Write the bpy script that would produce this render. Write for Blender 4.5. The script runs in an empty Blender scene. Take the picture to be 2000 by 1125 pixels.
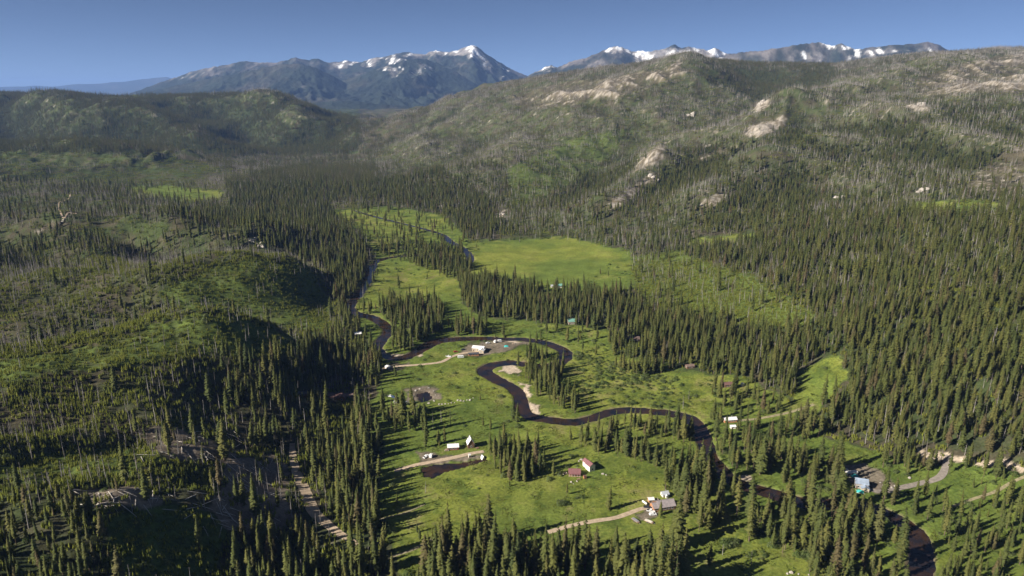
import bpy, bmesh, math, random
import numpy as np
from mathutils import Vector, Matrix

random.seed(7)
rng = np.random.default_rng(7)
sc = bpy.context.scene
C = sc.collection
R = math.radians

# ------------------------------------------------------------------ camera, sky, sun, exposure
F_PX, PITCH, CAM_H = 1333.0, R(15.8), 230.0
cam_data = bpy.data.cameras.new('camera')
cam_data.sensor_width = 36.0
cam_data.lens = 36.0 * F_PX / 2000.0
cam_data.clip_start = 1.0
cam_data.clip_end = 120000.0
cam = bpy.data.objects.new('camera', cam_data)
cam.location = (0, 0, CAM_H)
cam.rotation_euler = (math.pi / 2 - PITCH, 0, 0)
C.objects.link(cam)
sc.camera = cam
HAZE = 3.2e-5

SUN_EL, SUN_AZ = R(30.0), R(244.0)          # azimuth clockwise from +Y
world = bpy.data.worlds.new('World')
sc.world = world
world.use_nodes = True
wn = world.node_tree.nodes
wl = world.node_tree.links
wn.clear()
sky = wn.new('ShaderNodeTexSky')
sky.sky_type = 'NISHITA'
sky.sun_disc = False
sky.sun_elevation = SUN_EL
sky.sun_rotation = SUN_AZ
sky.altitude = 2600
sky.air_density = 0.32
sky.dust_density = 1.8
sky.ozone_density = 1.2
bg = wn.new('ShaderNodeBackground')
bg.inputs['Strength'].default_value = 0.05
wo = wn.new('ShaderNodeOutputWorld')
wl.new(sky.outputs['Color'], bg.inputs['Color'])
wl.new(bg.outputs['Background'], wo.inputs['Surface'])

sun_data = bpy.data.lights.new('sun', 'SUN')
sun_data.energy = 4.9
sun_data.angle = R(0.5)
sun_data.color = (1.0, 0.93, 0.82)
sun = bpy.data.objects.new('sun', sun_data)
sd = Vector((math.sin(SUN_AZ) * math.cos(SUN_EL), math.cos(SUN_AZ) * math.cos(SUN_EL), math.sin(SUN_EL)))
sun.rotation_euler = sd.to_track_quat('Z', 'Y').to_euler()
sun.location = (0, 0, 1500)
C.objects.link(sun)

vs = sc.view_settings
vs.view_transform = 'Standard'
vs.look = 'None'
vs.exposure = 1.0
vs.gamma = 1.0
vs.use_curve_mapping = False

# ------------------------------------------------------------------ pixel <-> ray helpers (photograph is 2000 x 1125)
CP, SP = math.cos(PITCH), math.sin(PITCH)
def px_us(x, y):
    """pixel -> (u = X/Y, s = dZ/dY)"""
    x = np.asarray(x, float); y = np.asarray(y, float)
    r = (x - 1000.0) / F_PX
    up = (562.5 - y) / F_PX
    yy = CP + SP * up
    zz = -SP + CP * up
    return r / yy, zz / yy
def us_px(u, s):
    """(u, s) -> pixel"""
    fwd = CP - SP * s
    up = (SP + CP * s) / fwd
    return 1000.0 + F_PX * u / fwd, 562.5 - F_PX * up

# ------------------------------------------------------------------ numpy noise
def _hash(ix, iy, seed):
    h = (ix.astype(np.int64) * 374761393 + iy.astype(np.int64) * 668265263 + seed * 1274126177) & 0x7fffffff
    h = ((h ^ (h >> 13)) * 1274126177) & 0x7fffffff
    h = (h ^ (h >> 16)) & 0xffff
    return h.astype(np.float64) * (2 * math.pi / 65536.0)
def noise2(x, y, seed=0):
    ix = np.floor(x); iy = np.floor(y)
    fx = x - ix; fy = y - iy
    sx = fx * fx * fx * (fx * (fx * 6 - 15) + 10)
    sy = fy * fy * fy * (fy * (fy * 6 - 15) + 10)
    def g(dx, dy):
        a = _hash(ix + dx, iy + dy, seed)
        return np.cos(a) * (fx - dx) + np.sin(a) * (fy - dy)
    a = g(0, 0); b = g(1, 0); c = g(0, 1); d = g(1, 1)
    return (a + (b - a) * sx + (c - a) * sy + (a - b - c + d) * sx * sy) * 1.5
def fbm(x, y, octs=4, seed=0, gain=0.5):
    v = 0; amp = 1; tot = 0
    for k in range(octs):
        v = v + amp * noise2(x, y, seed + k * 17); tot += amp
        amp *= gain; x = x * 2.03 + 11.3; y = y * 2.03 - 7.7
    return v / tot
def ridged(x, y, octs=4, seed=0, gain=0.5):
    v = 0; amp = 1; tot = 0
    for k in range(octs):
        v = v + amp * (1 - 2 * np.abs(noise2(x, y, seed + k * 31))); tot += amp
        amp *= gain; x = x * 2.1 + 5.1; y = y * 2.1 + 9.2
    return v / tot
def sstep(a, b, x):
    t = np.clip((x - a) / (b - a), 0, 1)
    return t * t * (3 - 2 * t)

# ------------------------------------------------------------------ terrain control: pixel + height or pixel + distance
CT = []   # (u, lnY, s)
def cz(x, y, z):
    u, s = px_us(x, y); Y = (z - CAM_H) / s
    CT.append((u, math.log(Y), s))
def cy(x, y, Y):
    u, s = px_us(x, y); CT.append((u, math.log(Y), s))
def hid(x, Y, z):                       # ground hidden behind a crest
    u = (x - 1000.0) / F_PX / 0.98
    CT.append((u, math.log(Y), (z - CAM_H) / Y))

# valley floor
for p in [(640,1250,1),(800,1250,0),(1000,1250,0),(1300,1250,0),(1600,1250,0),(1900,1250,2),(2200,1250,6),
          (800,1125,0),(1000,1125,0),(1400,1125,0),(1700,1125,0),(1950,1125,1),(2200,1100,6),
          (660,1040,1),(760,1000,0),(1000,950,0),(1300,950,0),(1600,950,0),(1900,950,2),(2100,960,6),
          (610,950,1),(740,850,0),(900,850,0),(1200,850,0),(1500,850,0),(1700,850,3),
          (600,850,2),(640,770,1),(740,750,0),(1000,750,0),(1200,730,0),(1400,750,2),(1560,760,6),
          (700,650,0),(850,650,0),(1050,650,0),(1200,650,2),(680,720,0),
          (690,590,0),(900,590,0),(1050,590,0),(1200,590,4),(670,640,1),
          (730,520,0),(900,520,0),(1080,500,2),(1200,510,5),(700,560,0),
          (740,450,3),(850,440,4),(980,460,5),(650,405,6),(760,400,7),(450,370,8),(330,380,8),(560,350,10),(480,332,12)]:
    cz(*p)
# right forest slope
for p in [(1850,850,10),(1700,750,15),(2000,850,18),(2200,850,30),(1500,650,15),(1700,650,30),(1900,700,40),(2150,700,55),
          (1400,560,14),(1600,560,30),(1800,560,48),(2000,560,65),(2200,560,80),(1250,490,10),(1350,475,16),(1450,470,22),(1600,470,42),
          (1800,450,68),(2000,450,88),(2200,450,105)]:
    cz(*p)
# right mountain
for p in [(1100,400,1350),(1300,400,1290),(1500,400,1230),(1700,400,1090),(1900,400,1000),(2150,400,920),
          (900,350,1750),(1100,330,1800),(1300,330,1650),(1500,330,1520),(1700,330,1380),(1900,330,1270),(2150,330,1180),
          (750,320,2350),(900,280,2350),(1100,260,2250),(1300,250,2050),(1500,250,1900),(1700,250,1800),(1900,250,1650),(2150,250,1550),
          (1000,215,2700),(1200,190,2500),(1400,190,2350),(1600,190,2350),(1800,180,2250),(2000,180,2100),(2200,180,2000),
          (1480,150,2750),(1600,150,2800),(1800,135,2650),(2000,130,2550),
          (760,262,3700),(860,207,3600),(950,184,3250),(1050,162,3000),(1200,147,2850),(1270,134,2780),(1340,118,2750),(1420,126,2950),(1600,132,3250),(1750,116,3200),
          (1850,107,3150),(2000,99,3100),(2200,96,3050)]:
    cy(*p)
# left foothills
for p in [(-200,1250,47),(0,1250,39),(250,1250,28),(420,1250,16),(560,1200,3),(-150,1100,47),(0,1100,39),(250,1100,30),(400,1100,19),(480,1080,9),(560,1060,2),
          (-150,950,48),(0,950,41),(200,960,33),(350,950,25),(450,930,16),(510,930,7),(560,900,2),(120,905,34),
          (-150,840,47),(0,850,36),(200,850,29),(400,840,20),(480,850,10),(540,860,3)]:
    cz(*p)
for p in [(0,790,392),(200,780,408),(400,770,440),(500,790,443),
          (-150,715,425),(0,702,438),(120,688,455),(220,663,480),(300,633,512),(380,614,530),(460,617,540),(530,640,555),(580,676,560),(622,714,555),
          (150,600,650),(0,600,640),(-150,600,620),(100,565,700),(0,520,780),(-150,510,780),(200,485,880),(300,445,980),
          (330,560,670),(400,525,720),(480,507,760),(560,510,800),(615,530,815),(650,600,745),
          (120,428,1000),(0,420,1030),(-150,410,1030),(450,458,950),(600,455,1040),(540,472,960),
          (200,400,1320),(0,380,1450),(-150,380,1450),(100,350,1750),(250,340,1900),
          (0,300,2050),(-150,295,2050),(130,296,2100),(200,300,2150),(350,310,2200),(430,325,2250)]:
    cy(*p)
for p in [(380,620,2),(460,620,2),(280,600,3),(180,560,5),(0,540,8),(-150,540,12),(540,640,1),(90,550,6),(600,620,2),(480,880,8),(400,860,8),(560,900,5),(300,850,12),(250,930,14),(0,1200,20),(120,1130,20),(450,1050,14),
          (200,2500,10),(0,2500,15),(400,2500,12),(-150,2500,15),(0,920,18),(120,800,20)]:
    hid(*p)
# far left ridge
for p in [(0,262,2950),(200,250,3000),(400,252,3000),(540,285,2850),(600,262,3150),(-150,260,2950),
          (-150,189,3700),(0,189,3700),(100,196,3650),(250,201,3700),(330,197,3650),(450,191,3600),(530,200,3600),(610,219,3650),(660,244,3700),
          (700,252,4200)]:
    cy(*p)
for x in (-200, 0, 250, 450, 600):
    hid(x, 4500, 110); hid(x, 5600, 80)
hid(720, 5200, 60); hid(800, 5200, 70)
for x in (950, 1150, 1350, 1600, 1850, 2200):
    hid(x, 4300, 260); hid(x, 5600, 110)
for x in (-250, 100, 400, 700, 1000, 1300, 1600, 1900, 2250):
    hid(x, 7000, 80)
for p in [(-250, 160, 34), (300, 160, 18), (-250, 210, 36), (300, 210, 18), (1000, 155, 0), (1700, 155, 0), (2250, 155, 4), (1000, 210, 0), (1700, 210, 0), (2250, 210, 5)]:
    hid(*p)

CT = np.array(CT)
def _phi(r): return r ** 1.5
_n = len(CT)
_D = np.sqrt((CT[:, None, 0] - CT[None, :, 0]) ** 2 + (CT[:, None, 1] - CT[None, :, 1]) ** 2)
_A = np.zeros((_n + 3, _n + 3))
_A[:_n, :_n] = _phi(_D) + np.eye(_n) * 1e-4
_A[:_n, _n] = 1; _A[:_n, _n + 1] = CT[:, 0]; _A[:_n, _n + 2] = CT[:, 1]
_A[_n:, :_n] = _A[:_n, _n:].T
_w = np.linalg.solve(_A, np.r_[CT[:, 2], 0, 0, 0])
def base_s(u, l):
    out = _w[_n] + _w[_n + 1] * u + _w[_n + 2] * l
    for k in range(_n):
        out = out + _w[k] * ((u - CT[k, 0]) ** 2 + (l - CT[k, 1]) ** 2) ** 0.75
    return out

# grid: columns in u, rows in ln Y
NU, NR = 660, 960
GU = np.linspace(-1.0, 1.0, NU)
GL = np.linspace(math.log(150.0), math.log(6600.0), NR)
# RBF on a coarse grid, then upsample
cu = np.linspace(-1.0, 1.0, 200); cl = np.linspace(GL[0], GL[-1], 300)
S_c = base_s(cu[None, :], cl[:, None])
def bil(A, r, c):
    r = np.clip(r, 0, A.shape[0] - 1.001); c = np.clip(c, 0, A.shape[1] - 1.001)
    i = r.astype(int); j = c.astype(int); fr = r - i; fc = c - j
    return (A[i, j] * (1 - fr) * (1 - fc) + A[i + 1, j] * fr * (1 - fc) + A[i, j + 1] * (1 - fr) * fc + A[i + 1, j + 1] * fr * fc)
def cubic_up(A, n0, n1):
    def up(A, n):
        m = A.shape[0]; t = np.linspace(0, m - 1, n); i = np.clip(t.astype(int), 0, m - 2); f = (t - i)[:, None]
        p = lambda k: A[np.clip(i + k, 0, m - 1)]
        a, b, c, d = p(-1), p(0), p(1), p(2)
        return b + 0.5 * f * (c - a + f * (2 * a - 5 * b + 4 * c - d + f * (3 * (b - c) + d - a)))
    return up(up(A, n0).T, n1).T
S0 = cubic_up(S_c, NR, NU)
GY = np.exp(GL)
YY = np.repeat(GY[:, None], NU, 1)
UU = np.repeat(GU[None, :], NR, 0)
XX = UU * YY
Z0 = CAM_H + S0 * YY

Zg = Z0.copy()
def z_at(X, Y):
    X = np.asarray(X, float); Y = np.asarray(Y, float)
    r = (np.log(np.maximum(Y, 1)) - GL[0]) / (GL[1] - GL[0]); c = (X / Y - GU[0]) / (GU[1] - GU[0])
    return bil(Zg, np.atleast_1d(r), np.atleast_1d(c)).reshape(np.shape(X))
def hit(x, y):
    """pixel -> world point on the terrain"""
    u, s = px_us(x, y)
    u = float(u); s = float(s)
    l = np.linspace(GL[0], GL[-1], 2400); Y = np.exp(l)
    z = z_at(u * Y, Y); d = (CAM_H + s * Y) - z
    k = int(np.argmax(d < 0))
    if d[k] >= 0: k = len(Y) - 1
    if k > 0:
        t = min(max(d[k - 1] / (d[k - 1] - d[k] + 1e-9), 0.0), 1.0); Yh = Y[k - 1] + (Y[k] - Y[k - 1]) * t
    else: Yh = Y[0]
    return Vector((u * Yh, Yh, float(z_at(u * Yh, Yh))))
def hits(pts): return np.array([tuple(hit(*p)) for p in pts])
def densify(P, step):
    """Catmull-Rom through P (n,2) resampled at about step metres"""
    P = np.asarray(P, float); out = []
    for i in range(len(P) - 1):
        a = P[max(i - 1, 0)]; b = P[i]; c = P[i + 1]; d = P[min(i + 2, len(P) - 1)]
        n = max(2, int(np.linalg.norm(c - b) / step))
        for k in range(n):
            t = k / n
            out.append(b + 0.5 * t * (c - a + t * (2 * a - 5 * b + 4 * c - d + t * (3 * (b - c) + d - a))))
    out.append(P[-1]); return np.array(out)

# spur ridges and gullies traced on the slopes: (pixel polyline, amplitude m, half width m)
SPURS = [([(1275,345),(1230,375),(1180,410)], 16, 40), ([(1440,300),(1360,320),(1290,340)], 14, 45), ([(1500,345),(1430,375),(1345,408)], 18, 50),
         ([(1330,136),(1260,165),(1200,200),(1120,240)], 22, 130), ([(1560,225),(1490,245),(1440,275)], 20, 70), ([(1850,150),(1760,180),(1640,215),(1540,240)], 26, 90),
         ([(1980,200),(1850,225),(1760,250)], 18, 80), ([(1620,300),(1540,320),(1480,345)], 14, 50), ([(1870,300),(1760,270),(1700,262)], 16, 55),
         ([(1480,150),(1500,190),(1430,215)], -28, 110), ([(1640,200),(1560,205),(1460,230),(1400,260)], -18, 60), ([(1100,300),(1000,330),(900,360)], 16, 90),
         ([(1250,270),(1180,330),(1120,380)], -16, 60), ([(1420,290),(1330,350),(1260,400)], -14, 45),([(1010,270),(900,300),(800,335)], -14, 80),
         ([(60,770),(140,760),(210,755)], 7, 12), ([(300,740),(360,735)], 6, 12), ([(20,905),(120,890),(200,880)], 7, 10), ([(250,1030),(330,1010),(400,1015)], 7, 11), ([(60,1010),(130,1000)], 6, 11), ([(120,1080),(200,1075)], 5, 10),
         ([(0,840),(150,835),(300,832)], 5, 9), ([(330,905),(420,900),(475,915)], 6, 9), ([(390,1010),(470,1006),(530,1000)], 4, 7), ([(400,1060),(480,1050)], 4, 6),
         ([(180,925),(260,930),(330,945)], 4, 8), ([(60,640),(140,622),(190,610)], 8, 14), ([(250,575),(180,560),(90,555)], 7, 18),
         ([(60,445),(115,432),(140,430)], 9, 20), ([(230,448),(300,437),(350,445)], 7, 25), ([(380,452),(440,445),(520,470)], 7, 22), ([(560,690),(640,700)], 6, 12),
         ([(250,230),(330,262),(420,290)], 52, 110), ([(520,215),(560,240),(590,268)], 48, 100), ([(80,215),(120,240),(150,275)], 48, 110), ([(420,215),(470,240),(500,280)], -44, 100), ([(320,215),(370,250),(440,285)], -36, 90), ([(0,215),(30,245),(60,280)], -36, 90)]
m_near = YY < 6700
bump = np.zeros_like(Z0)
for pts, A, W in SPURS:
    P = hits(pts)[:, :2]
    if P[:, 1].max() > 4500: print('spur off the slope', pts); continue
    P = densify(P, W * 0.5)
    x0, y0 = P.min(0) - 3 * W; x1, y1 = P.max(0) + 3 * W
    m = (XX > x0) & (XX < x1) & (YY > y0) & (YY < y1)
    if not m.any(): continue
    xs = XX[m]; ys = YY[m]; d2 = np.full(xs.shape, 1e12); tt = np.zeros(xs.shape)
    for k, p in enumerate(P):
        q = (xs - p[0]) ** 2 + (ys - p[1]) ** 2
        b = q < d2; d2[b] = q[b]; tt[b] = k
    bump[m] += A * (1.5 if W > 30 else 1.15) * np.exp(-d2 / (2 * W * W))

# general relief on hillsides, none on the valley floor
hill = sstep(6, 34, Z0)
far = sstep(900, 2200, YY)
wx = fbm(XX / 420, YY / 420, 3, 5) * 90; wy = fbm(XX / 420 + 9, YY / 420, 3, 6) * 90
rel = ridged((XX + wx) / 330, (YY + wy) / 420, 5, 3) * 46 * (0.25 + 0.75 * far) + fbm(XX / 60, YY / 60, 4, 8) * 6 + fbm(XX / 14, YY / 14, 3, 9) * 1.3
crest_keep = 1 - 0.55 * (((YY > 2500) & (YY < 3900) & (Z0 > 200)).astype(float))
Zg = Z0 + hill * (rel * crest_keep) + bump + (1 - hill) * fbm(XX / 45, YY / 45, 3, 12) * 0.45

def blur2(A, n):
    k = np.ones(2 * n + 1) / (2 * n + 1)
    for ax in (0, 1):
        P_ = np.pad(A, [(n, n), (0, 0)] if ax == 0 else [(0, 0), (n, n)], mode='edge'); c_ = np.cumsum(P_, axis=ax)
        c_ = np.concatenate([np.zeros_like(np.take(c_, [0], ax)), c_], ax); m_ = 2 * n + 1
        A = (c_[m_:] - c_[:-m_]) / m_ if ax == 0 else (c_[:, m_:] - c_[:, :-m_]) / m_
    return A
HOLLOW = np.clip((blur2(blur2(Zg, 9), 9) - Zg) / (.0045 * YY), -1.5, 1.5) * sstep(900, 1400, YY) * hill   # > 0 in gullies, < 0 on spurs
# ------------------------------------------------------------------ river and ponds: level the floor and cut the bed
RIVER_PX = [(1815,1300),(1808,1200),(1797,1125),(1800,1075),(1785,1040),(1750,1015),(1712,997),(1675,987),(1635,983),(1590,985),(1537,972),(1500,960),(1460,950),(1430,938),(1408,918),
            (1388,893),(1376,862),(1366,835),(1345,815),(1310,806),(1283,803),(1240,799),(1200,801),(1165,812),(1122,822),(1085,819),(1058,815),(1036,810),(1022,797),(1019,780),(1010,762),(987,747),
            (958,733),(946,722),(955,714),(975,709),(1000,706),(1030,710),(1065,714),(1092,706),(1106,692),(1100,682),(1085,674),(1060,666),(1020,661),(985,660),(945,659),(900,660),(868,662),
            (845,668),(825,680),(805,692),(780,700),(757,697),(741,688),(737,677),(744,665),(755,652),(757,641),(745,631),(722,621),(700,618),(685,608),(685,594),(697,577),(712,560),(720,540),
            (728,520),(735,508),(760,500),(800,497),(850,497),(893,505),(915,512),(918,500),(905,485),(880,470),(860,455),(800,440),(740,425),(690,410)]
RP = densify(hits(RIVER_PX)[:, :2], 5.0)
_rz = z_at(RP[:, 0], RP[:, 1])
_rc = np.polyfit(np.log(RP[:, 1]), _rz, 3)
def river_level(Y): return np.polyval(_rc, np.log(Y))
RZ = river_level(RP[:, 1])
RW = 5.4 + 1.9 * fbm(np.arange(len(RP)) / 14.0, np.zeros(len(RP)), 2, 4) * 1.5
RW = RW * np.interp(np.arange(len(RP)) / len(RP), [0, .72, .86, 1], [1, 1, .55, .45])
def near_poly(P, xs, ys, reach=70.0):
    """distance to the polyline P and index of its nearest segment (beyond reach: large)"""
    d2 = np.full(xs.shape, 1e8); idx = np.zeros(xs.shape, int); st = 10
    for a in range(0, len(P) - 1, st):
        Q = P[a:a + st + 1]
        sel = np.nonzero((xs > Q[:, 0].min() - reach) & (xs < Q[:, 0].max() + reach) & (ys > Q[:, 1].min() - reach) & (ys < Q[:, 1].max() + reach))[0]
        if not len(sel): continue
        x, y = xs[sel], ys[sel]; dd = d2[sel]; ii = idx[sel]
        for k in range(len(Q) - 1):
            ex, ey = Q[k + 1] - Q[k]; L2 = ex * ex + ey * ey + 1e-9
            t = np.clip(((x - Q[k, 0]) * ex + (y - Q[k, 1]) * ey) / L2, 0, 1)
            q = (x - Q[k, 0] - t * ex) ** 2 + (y - Q[k, 1] - t * ey) ** 2
            b = q < dd; dd[b] = q[b]; ii[b] = a + k
        d2[sel] = dd; idx[sel] = ii
    return np.sqrt(d2), idx
mriv = (YY < 1500) & (XX > RP[:, 0].min() - 70) & (XX < RP[:, 0].max() + 70) & (YY > RP[:, 1].min() - 70)
xs, ys = XX[mriv], YY[mriv]
dr, ir = near_poly(RP, xs, ys)
rz, rw = river_level(ys), RW[ir]
wob = fbm(xs / 9, ys / 9, 2, 21) * 1.6
zz = Zg[mriv]
zz = rz + (zz - rz) * sstep(8, 60, dr)
zz = zz - 2.2 * (1 - sstep(rw - 2.2, rw + 1.6, dr + wob))
Zg[mriv] = zz
DRIV = np.full(Z0.shape, 1e3); DRIV[mriv] = dr - rw

# ------------------------------------------------------------------ land-cover maps traced from the photograph onto the ground
MX0, MY0, MS = -200.0, 0.0, 2.0
MW, MH = 1200, 660
def blank(v=0.0): return np.full((MH, MW), v)
_py, _px = np.mgrid[0:MH, 0:MW]
_px = MX0 + (_px + 0.5) * MS; _py = MY0 + (_py + 0.5) * MS
def inpoly(poly, px=None, py=None):
    px = _px if px is None else px; py = _py if py is None else py
    r = np.zeros(px.shape, bool); n = len(poly)
    for i in range(n):
        x0, y0 = poly[i]; x1, y1 = poly[(i + 1) % n]
        if y0 == y1: continue
        c = (py < y0) != (py < y1)
        r ^= c & (px < x0 + (py - y0) * (x1 - x0) / (y1 - y0))
    return r
def blur(A, n):
    if n < 1: return A
    k = np.ones(2 * n + 1) / (2 * n + 1)
    for ax in (0, 1):
        A = np.apply_along_axis(lambda v: np.convolve(np.pad(v, n, mode='edge'), k, 'valid'), ax, A)
    return A
LAY = {k: blank(v) for k, v in dict(live=.22, snag=.3, young=.25, shrub=.05, grass=.2, rock=.10, dirt=.15, sand=0, dry=0, wet=0).items()}
AREA = np.zeros((MH, MW), int)
AREA_NAMES = ['']
def zone(poly, area=None, **kw):
    m = inpoly(poly)
    for k, v in kw.items(): LAY[k][m] = v
    if area:
        if area not in AREA_NAMES: AREA_NAMES.append(area)
        AREA[m] = AREA_NAMES.index(area)
# hillsides
zone([(-200,330),(700,330),(740,1300),(-200,1300)], live=.02, snag=.62, young=.85, grass=.25, rock=.08, dirt=.25)
zone([(-200,160),(700,180),(700,300),(-200,300)], live=.85, snag=.08, young=.3, grass=.5, rock=.16, dirt=.05)
zone([(700,330),(860,200),(1340,100),(2200,80),(2200,430),(1500,440),(1000,470),(900,430)], live=.24, snag=.66, young=.55, grass=.42, rock=.19, dirt=.28)
zone([(440,350),(560,330),(720,325),(860,330),(960,400),(990,450),(900,470),(860,420),(760,395),(640,395),(540,405),(450,400)], live=.62, snag=.35, young=.2, grass=.25, rock=.1)
zone([(1340,112),(1450,116),(1640,122),(1640,150),(1560,200),(1500,215),(1440,180),(1350,150)], live=.72, snag=.12, young=.1, rock=.05)
zone([(1620,120),(1860,100),(2000,130),(1800,160),(1650,170)], live=.3, snag=.5)
zone([(1280,350),(1400,285),(1600,255),(1620,275),(1500,310),(1380,360),(1300,390)], live=.45, snag=.3, rock=.1)
zone([(1700,230),(1790,240),(1900,300),(1960,300),(1880,330),(1760,300)], live=.55, snag=.3, rock=.08)
zone([(1130,300),(1190,290),(1270,340),(1200,390),(1130,400)], live=.4, snag=.6, rock=.1)
zone([(1450,360),(1530,345),(1600,390),(1570,440),(1450,460),(1360,440)], live=.55, snag=.4, rock=.08)
zone([(990,330),(1120,270),(1230,250),(1180,330),(1050,390),(1000,410)], young=.6, grass=.7, rock=.08, live=.06, snag=.5)
zone([(1790,395),(1900,390),(1990,400),(1900,420),(1780,415)], grass=1.0, live=.02, snag=.05, young=.3, rock=0)
zone([(1240,465),(1500,460),(1700,440),(2200,430),(2200,640),(1600,640),(1400,560),(1260,520)], live=.42, snag=.75, young=.5, grass=.5, rock=.05, dirt=.25)
zone([(1225,500),(1330,490),(1400,520),(1470,540),(1500,560),(1590,610),(1580,640),(1480,640),(1380,620),(1250,585)], young=.95, live=.04, snag=.22, grass=.8, rock=0, dirt=.2)
zone([(1340,465),(1480,455),(1480,470),(1350,482)], grass=1, live=0, snag=.05, young=.1, rock=0)
zone([(980,400),(1180,420),(1350,460),(1240,490),(1100,462),(1000,462)], live=.2, snag=.8, young=.45, grass=.5)
zone([(-200,360),(250,350),(420,400),(560,480),(330,500),(-200,520)], live=.16, snag=.6, young=.75, grass=.42, rock=.08, dirt=.12)
# left hill crowns of young growth
for poly in ([(-200,715),(0,700),(120,688),(230,655),(380,612),(470,615),(560,650),(600,690),(520,700),(400,690),(250,715),(0,745),(-200,755)],
             [(310,570),(400,525),(500,505),(600,515),(650,590),(645,650),(560,645),(470,610),(330,600)],
             [(-200,930),(0,915),(150,880),(260,870),(340,895),(250,930),(120,940),(0,960),(-200,980)],
             [(220,1010),(330,985),(420,1010),(440,1060),(420,1130),(330,1200),(230,1140),(200,1060)],
             [(0,300),(330,300),(440,330),(360,360),(100,360),(0,350)], [(190,430),(340,440),(300,470),(120,465)]):
    zone(poly, young=.88, live=.004, snag=.09, grass=.70 if poly[0][1] > 500 else .48, rock=.02, dirt=.1)
zone([(-200,960),(100,960),(210,990),(200,1080),(240,1150),(200,1300),(-200,1300)], 'the bottom left corner stand', live=.62, snag=.05, young=.4, grass=.4, rock=.02, dirt=.15)
zone([(430,895),(540,885),(570,930),(560,1030),(480,1045),(430,1040),(400,1000),(430,960)], live=.08, snag=.2, young=.12, grass=.1, rock=.12, dirt=.9)
zone([(140,955),(240,945),(340,975),(270,1000),(170,985)], live=.1, snag=.15, young=.15, grass=.1, rock=.1, dirt=.95)
zone([(250,840),(330,830),(470,880),(430,905),(330,900)], live=.12, snag=.5, young=.1, dirt=.8, grass=.1)
zone([(560,690),(620,700),(620,725),(580,715)], live=.05, snag=.2, young=.1, dirt=.8, grass=.1, rock=.3)
# live forest along the left edge of the valley
zone([(300,420),(640,400),(700,470),(735,525),(690,585),(685,640),(662,610),(640,530),(560,495),(400,460)], live=.6, snag=.35, young=.3, grass=.35, rock=.03)
zone([(430,700),(560,700),(640,650),(740,630),(750,700),(740,745),(640,745),(600,790),(572,850),(560,880),(500,870),(420,800)], 'the forest left of the gravel road', live=.6, snag=.25, young=.25, grass=.3, rock=0)
zone([(340,760),(430,730),(500,860),(480,890),(400,830)], live=.12, snag=.5, young=.35)
# valley grass
zone([(765,1300),(770,1080),(735,1000),(722,900),(718,800),(748,740),(748,705),(700,640),(690,600),(735,545),(735,500),(700,450),(640,412),(760,402),(870,420),(920,470),(1000,468),(1110,463),(1228,490),
      (1240,560),(1200,575),(1190,640),(1200,690),(1300,715),(1450,735),(1550,785),(1562,720),(1640,690),(1655,730),(1600,800),(1600,850),(1700,880),(1800,905),(1900,900),(2000,925),(2200,930),(2200,1300)],
     grass=1.0, live=.005, snag=0, young=.0, shrub=.035, rock=0, dirt=0)
zone([(640,412),(760,402),(870,420),(920,470),(900,500),(740,500),(700,450)], live=.10, shrub=.25, dry=.3)
zone([(248,366),(330,362),(440,374),(430,388),(372,396),(260,381)], grass=1.1, live=.03, snag=0, young=.03, rock=0, dirt=0, dry=.55)
zone([(923,530),(932,492),(1000,470),(1120,465),(1225,490),(1182,520),(1150,548),(1090,558),(1000,546)], grass=1.15, live=0, shrub=0, snag=0, young=0, dry=.15)
zone([(1120,690),(1230,715),(1340,745),(1350,790),(1290,798),(1190,790),(1130,770),(1120,730)], shrub=.85, live=.01)
zone([(1040,640),(1120,640),(1190,670),(1180,700),(1120,690)], shrub=.25, live=.05)
# stands of conifers in the valley
def stand(poly, dens, area, **kw): zone(poly, area, live=dens, **kw)
stand([(815,1300),(820,1125),(850,1080),(925,1060),(1000,1080),(1060,1085),(1110,1080),(1200,1102),(1290,1108),(1330,1130),(1335,1300)], .80, 'the bottom edge stand', snag=.03)
stand([(588,870),(620,800),(700,790),(745,860),(738,930),(728,1000),(755,1060),(700,1070),(665,1030),(622,960)], .75, 'the stand right of the gravel road', grass=.5, snag=.06)
stand([(470,1050),(560,1040),(620,1050),(680,1080),(768,1080),(785,1160),(790,1300),(430,1300),(440,1120)], .5, 'the open stand below the road bend', grass=.45, snag=.08, dirt=.3)
stand([(895,542),(1000,552),(1060,568),(1150,575),(1212,582),(1230,600),(1390,640),(1480,660),(1560,700),(1470,735),(1350,730),(1250,705),(1195,690),(1190,645),(1080,632),(950,622),(905,600)], .72, 'the forest behind the shrub meadow', snag=.1, shrub=.05, grass=.6)
zone([(1480,655),(1600,640),(1700,620),(2000,580),(2200,580),(2200,890),(2000,880),(1860,880),(1700,860),(1610,815),(1655,735),(1640,690),(1562,715),(1545,780),(1480,735)], 'the right slope forest', live=.62, snag=.28, young=.3, grass=.5, rock=.02, dirt=.1, shrub=.05)
stand([(745,600),(760,592),(860,600),(872,640),(832,668),(800,688),(772,684),(760,652)], .8, 'the river loop stand', snag=.06)
stand([(860,640),(955,640),(950,655),(885,658)], .6, 'the stand behind the barn')
stand([(740,480),(800,475),(900,490),(918,525),(890,545),(800,515),(745,505)], .55, 'the upper river forest', snag=.15)
stand([(690,600),(730,608),(735,622),(700,622)], .5, 'the upper bend clump')
stand([(1010,705),(1040,692),(1095,702),(1112,735),(1085,750),(1132,790),(1130,806),(1092,803),(1048,772),(1028,740)], .8, 'the middle river bend clump', shrub=.1)
stand([(957,895),(975,872),(1040,880),(1068,920),(1060,938),(1000,938),(972,922)], .85, 'the clump beside the white hut')
stand([(1110,850),(1200,868),(1300,905),(1295,922),(1195,893),(1110,866)], .62, 'the tree row crossing the meadow')
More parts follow.
